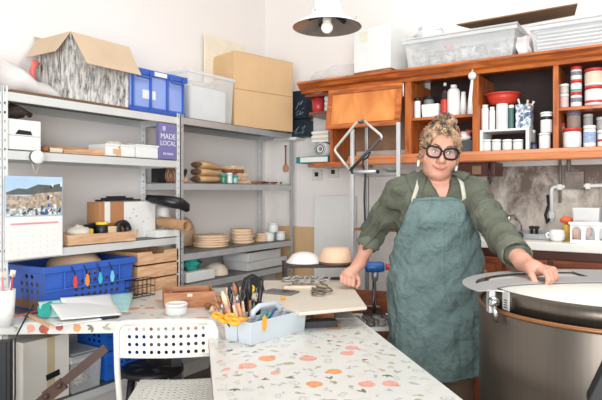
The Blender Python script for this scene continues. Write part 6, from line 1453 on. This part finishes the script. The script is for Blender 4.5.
# ---- shirt
SHIRT=mat('olive_grey_cotton',c(86,90,76),.85,var=.22,vs=13,bump=.8,bs=22,bd=.025)
sv=Vox((-.36,-.72,.84),(.34,.22,1.47),.0050); v=sv
v.ell(hip+Vector((0,0,.02)),(.196,.152,.16),.03); v.ell(waist,(.184,.148,.17),.06); v.ell(chest,(.176,.126,.17),.06)
v.cone(shR+Vector((.045,0,.0)),shL+Vector((-.045,0,.0)),.064,.064,.05); v.cone(chest+Vector((0,.01,.06)),neck+Vector((0,.02,-.01)),.105,.07,.07)
for sx in (-1,1):
    v.ell(chest+Vector((sx*.075,-.078,-.045)),(.076,.066,.078),.04); v.cone(neck+Vector((sx*.035,.02,-.025)),(shL if sx>0 else shR)+Vector((-sx*.02,0,.022)),.055,.046,.04)
for sh,el,wr,cf in ((shR,elR,wrR,.34),(shL,elL,wrL,.60)):
    v.ell(sh,(.066,.064,.062),.05); md=sh.lerp(el,.55); v.cone(sh,md,.063,.061,.03); v.cone(md,el,.061,.056,.03); v.cone(el,el.lerp(wr,cf),.056,.050,.025)
# open V neck
fr=neck+Vector((0,-.10,.0)); 
v.cone(neck+Vector((.0,-.075,.05)),chest+Vector((.014,-.135,.072)),.062,.022,.012,cut=True); v.cone(neck+Vector((0,-.03,.03)),neck+Vector((0,.0,.12)),.064,.075,.01,cut=True)
# creases
X,Y,Z=np.meshgrid(*[sv.lo[i]+sv.h*np.arange(sv.n[i]) for i in range(3)],indexing='ij',sparse=True)
w_=.0052*np.sin(62*Z+26*X+9*np.sin(21*Y+4*Z)+3*np.sin(17*X))+.0040*np.sin(95*Z-55*X+30*Y+2*np.sin(33*X))
arm=np.clip((np.abs(X-.0)-.12)/.06,.25,1.0); sv.d=(sv.d+w_*arm).astype(np.float32)
sho=voxobj(sv,'shirt',[SHIRT],per,1)
def cuff(name,a,b,ra,rb):
    cv=Vox(tuple(np.minimum(a,b)-.11),tuple(np.maximum(a,b)+.11),.004); cv.cone(a,b,ra,rb,.01)
    # cut the far end open
    d_=(b-a).normalized(); x,y,z=np.meshgrid(*[cv.lo[i]+cv.h*np.arange(cv.n[i]) for i in range(3)],indexing='ij',sparse=True)
    pl_=(x-b.x)*d_.x+(y-b.y)*d_.y+(z-b.z)*d_.z; cv.d=np.maximum(cv.d,(pl_-.006)).astype(np.float32)
    pl2=(x-a.x)*d_.x+(y-a.y)*d_.y+(z-a.z)*d_.z; cv.d=np.maximum(cv.d,(-pl2-.006)).astype(np.float32)
    cv.d=np.maximum(cv.d,-(np.where(pl_>-.012,0,1)+np.sqrt(np.maximum((x-b.x)**2+(y-b.y)**2+(z-b.z)**2-pl_**2,0))-(rb-.007))).astype(np.float32)
    cv.d=(cv.d+.0016*np.sin(120*z+60*x+40*y)).astype(np.float32)
    voxobj(cv,name,[mat('shirt_inside',c(104,108,92),.85,var=.08,bump=.2)],sho,1)
cuff('cuff',elR.lerp(wrR,.16),elR.lerp(wrR,.42),.057,.058); cuff('cuff',elL.lerp(wrL,.44),elL.lerp(wrL,.72),.054,.056)
# collar
from mathutils.bvhtree import BVHTree
SB=BVHTree.FromPolygons([tuple(q.co) for q in sho.data.vertices],[tuple(q.vertices) for q in sho.data.polygons])
def down(x,y,z0=1.6):
    h_=SB.ray_cast(Vector((x,y,z0)),Vector((0,0,-1))); return h_[0].z if h_[0] is not None else None
def front(x,z):
    h_=SB.ray_cast(Vector((x,-.6,z)),Vector((0,1,0))); return h_[0] if h_[0] is not None else None
for sx in (-1,1):
    m=MB()
    def cf_(u,w,sx=sx):
        a=u*2.62; tip=max(0,u-.55)/.45
        def P(r_,zz): return Vector((neck.x+sx*r_*sin(a)*(1+.25*w*tip),neck.y+.012+r_*cos(a)*.98,zz))
        r0=.072+.004*sin(PI*u); r1=r0+.044+.036*tip
        q0=P(r0,neck.z+.030-.052*u*u); q1=P(r1,0); zz=down(q1.x,q1.y); zz=(zz if zz is not None else neck.z-.06)+.007
        zz=max(min(zz,q0.z-.02),neck.z-.11); q1.z=zz
        q=q0.lerp(q1,w); q.z+=.010*sin(PI*w)*(1-.3*tip); q+=Vector((sx*sin(a),cos(a),0))*.010*sin(PI*w*.8); zz=down(q.x,q.y)
        if w>.15 and zz is not None: q.z=max(q.z,zz+.004+.010*sin(PI*min(1,w*1.1)))
        return q
    m.grid(cf_,20,6); m.build('collar',SHIRT,sho,solid=.006,off=1)
m=MB()
for i in range(4):
    z=1.27-.05*i; q=front(-.012,z)
    if q is not None and z>1.30: m.blob((q.x,q.y-.003,q.z),(.005,.003,.005),0,1,n=8,m=6)
# ---- trousers and shoes
TR_=mat('brown_trousers',c(104,84,66),.85,var=.12,bump=.15)
tv=Vox((-.24,-.17,FZ+.05),(.26,.22,1.03),.006); v=tv
v.ell(hip,(.188,.146,.15),.03)
for sx in (-1,1):
    h0=hip+Vector((sx*.088,0,-.08)); kn=Vector((sx*.092+.01,.0,.53)); an=Vector((sx*.098+.01,.03,FZ+.10)); v.cone(h0,kn,.098,.074,.03); v.cone(kn,an,.074,.06,.02)
voxobj(tv,'trousers',[TR_],per,1)
SHO=mat('white_red_trainer',c(214,208,200),.6,var=.1)
for sx in (-1,1):
    v=Vox((sx*.1-.08,-.24,FZ-.004),(sx*.1+.12,.14,FZ+.14),.005); an=Vector((sx*.095+.01,.03,FZ+.08)); v.cone(an+Vector((0,.02,-.035)),an+Vector((sx*.02,-.17,-.045)),.044,.036,.03); v.cone(an,an+Vector((0,.01,-.03)),.045,.047,.03)
    z=v.lo[2]+v.h*np.arange(v.n[2]); v.d=np.maximum(v.d,(FZ+.001-z)[None,None,:]).astype(np.float32); voxobj(v,'shoe',[SHO],per,1)
# ---- apron
APR=mat('green_grey_canvas',c(99,119,117),.85,var=.12,vs=14,bump=.9,bs=20,bd=.03)
def prof(z):
    """centre x, centre y, half width, depth to the front"""
    T=[(.42,.008,.02,.205,.165),(.60,.008,.02,.207,.168),(.80,.006,.02,.207,.170),(.92,.006,.025,.207,.170),(1.05,.0,.018,.196,.160),(1.15,-.004,.010,.188,.166),(1.22,-.008,.0,.184,.172),(1.28,-.01,.0,.176,.152),(1.34,-.012,.0,.165,.120)]
    for i in range(len(T)-1):
        if T[i][0]<=z<=T[i+1][0]:
            t=(z-T[i][0])/(T[i+1][0]-T[i][0]); t=t*t*(3-2*t) if 0 else t; return [T[i][k]*(1-t)+T[i+1][k]*t for k in range(1,5)]
    return T[0][1:] if z<T[0][0] else T[-1][1:]
ZA0,ZA1=.522,1.318
def halfang(z,side):
    if z<1.02: return R(104)
    t=(z-1.02)/(ZA1-1.02); top=(37 if side<0 else 29); return R(104+(top-104)*min(1,t**.62))
def apf(u,w):
    z=ZA0+(ZA1-ZA0)*w; s_=2*u-1; cx_,cy_,a,b=prof(z); ph=s_*halfang(z,s_)
    fl=max(0,(1.0-z)/.55); f=.010*fl*sin(6.5*ph+1.2)+.008*fl*sin(13*ph+.5+2*z)+.0045*sin(24*z+3*ph+2*sin(4*ph))+.004*sin(47*z-6*ph+2*sin(5*z))+.003*fl*sin(31*ph+6*z)
    f+=.007*(1-abs(sin(8*z+3.2*ph+1.5*sin(3*ph))))**5*fl+.006*(1-abs(sin(5*z-4*ph+2*sin(6*z))))**6+.006*(1-abs(sin(14*z+1.3*sin(5*ph))))**7*min(1,fl+.3)
    b2=b+f+.006; a2=a+f+.006
    e=.85
    x=a2*(abs(sin(ph))**e)*(1 if ph>0 else -1); y=-b2*(abs(cos(ph))**e)*(1 if cos(ph)>0 else -1)
    zz=z-(.016*(abs(s_)**2)*-1 if w<.02 else 0)+.0
    return (cx_+x,cy_+y,zz+(-.012*abs(s_)**2 if w>.9 else 0)*((w-.9)*10))
m=MB(); m.grid(apf,84,110); ap=m.build('apron',APR,per,solid=.004,off=1)
def on(u,w,o=.0055):
    p=Vector(apf(u,w)); a_=Vector(apf(min(1,u+.01),w))-Vector(apf(max(0,u-.01),w)); b_2=Vector(apf(u,min(1,w+.01)))-Vector(apf(u,max(0,w-.01))); n_=a_.cross(b_2).normalized()
    return p+n_*o
HEM=mat('apron_hem',c(98,120,118),.85,var=.08,bump=.2)
m=MB()
for pts in ([on(i/30,.985) for i in range(31)],[on(i/30,.012) for i in range(31)],[on(.012,i/40) for i in range(41)],[on(.988,i/40) for i in range(41)]): m.tube(pts,.0028,n=6)
m.build('hem',HEM,ap)
m=MB(); m.tube([on(.30+.4*i/16,.865,.005) for i in range(17)],.002,n=6); m.tube([on(.5,.42+.44*i/16,.005) for i in range(17)],.0016,n=6)
m.build('seam',HEM,ap)
STR=mat('cream_apron_strap',c(186,186,168),.8,var=.05)
for sx in (-1,1):
    a0=on(.03 if sx<0 else .97,.985,.004); x1=neck.x+sx*.082; P_=[a0+Vector((0,.004,-.02)),a0]
    z1=down(x1,neck.y); z1=z1 if z1 is not None else neck.z
    for k in range(1,9):
        t_=k/9; x=a0.x+(x1-a0.x)*t_; z=a0.z+(z1-.012-a0.z)*t_; q=front(x,z)
        if q is not None: P_.append(Vector((x,q.y-.006,z)))
    for y_ in (-.02,.02,.06):
        q=down(x1-sx*.01*(y_+.02)*10,neck.y+y_); 
        if q is not None: P_.append(Vector((x1-sx*.01*(y_+.02)*10,neck.y+y_,q+.006)))
    m=MB(); n_=len(P_); vs=[]
    for i,p_ in enumerate(P_):
        t_=(P_[min(i+1,n_-1)]-P_[max(i-1,0)]).normalized(); sd=Vector((1,0,0))-t_*t_.x; sd.normalize(); vs+=[p_-sd*.0085,p_+sd*.0085]
    m.add(vs,[(2*i,2*i+1,2*i+3,2*i+2) for i in range(n_-1)],True); m.build('apron_strap',STR,ap,solid=.003)
for o in per.children: o.location.z=-FZ
# ============================================================ CAMERA AND LIGHT
cd=bpy.data.cameras.new('camera'); cam=bpy.data.objects.new('camera',cd); COL.objects.link(cam)
cam.location=(0,0,H); cam.rotation_euler=(R(90),0,R(PSI)); cd.sensor_width=36; cd.lens=FPX/602*36; cd.shift_y=(CY-200)/602; cd.clip_start=.05
SC.camera=cam
w=bpy.data.worlds.new('world'); SC.world=w; w.use_nodes=True
bg=w.node_tree.nodes['Background']; bg.inputs[0].default_value=(.93,.97,1,1); bg.inputs[1].default_value=.3
def area(name,loc,tgt,sx,sy,pw,col=(1,1,1)):
    ld=bpy.data.lights.new(name,'AREA'); ld.shape='RECTANGLE'; ld.size=sx; ld.size_y=sy; ld.energy=pw; ld.color=col
    o=bpy.data.objects.new(name,ld); COL.objects.link(o); o.location=loc; o.rotation_euler=(Vector(tgt)-Vector(loc)).to_track_quat('-Z','Y').to_euler(); return o
area('unseen_softbox',(.6,-1.4,1.55),(-.9,3.4,1.25),3.0,2.0,200,(.97,.99,1))  # broad unseen softbox added behind the camera for frontal light
area('unseen_softbox',(2.1,.7,1.7),(-1.4,3.3,1.3),1.4,1.6,16,(1,.98,.95))  # added on the right to brighten the walls; no window known there
area('ceiling_light',(-.4,2.1,3.2),(-.4,2.11,0),2.0,1.0,30,(1,.99,.97))
SC.view_settings.view_transform='Standard'; SC.view_settings.look='None'; SC.view_settings.gamma=1; SC.view_settings.exposure=-0.03
SC.view_settings.use_curve_mapping=False
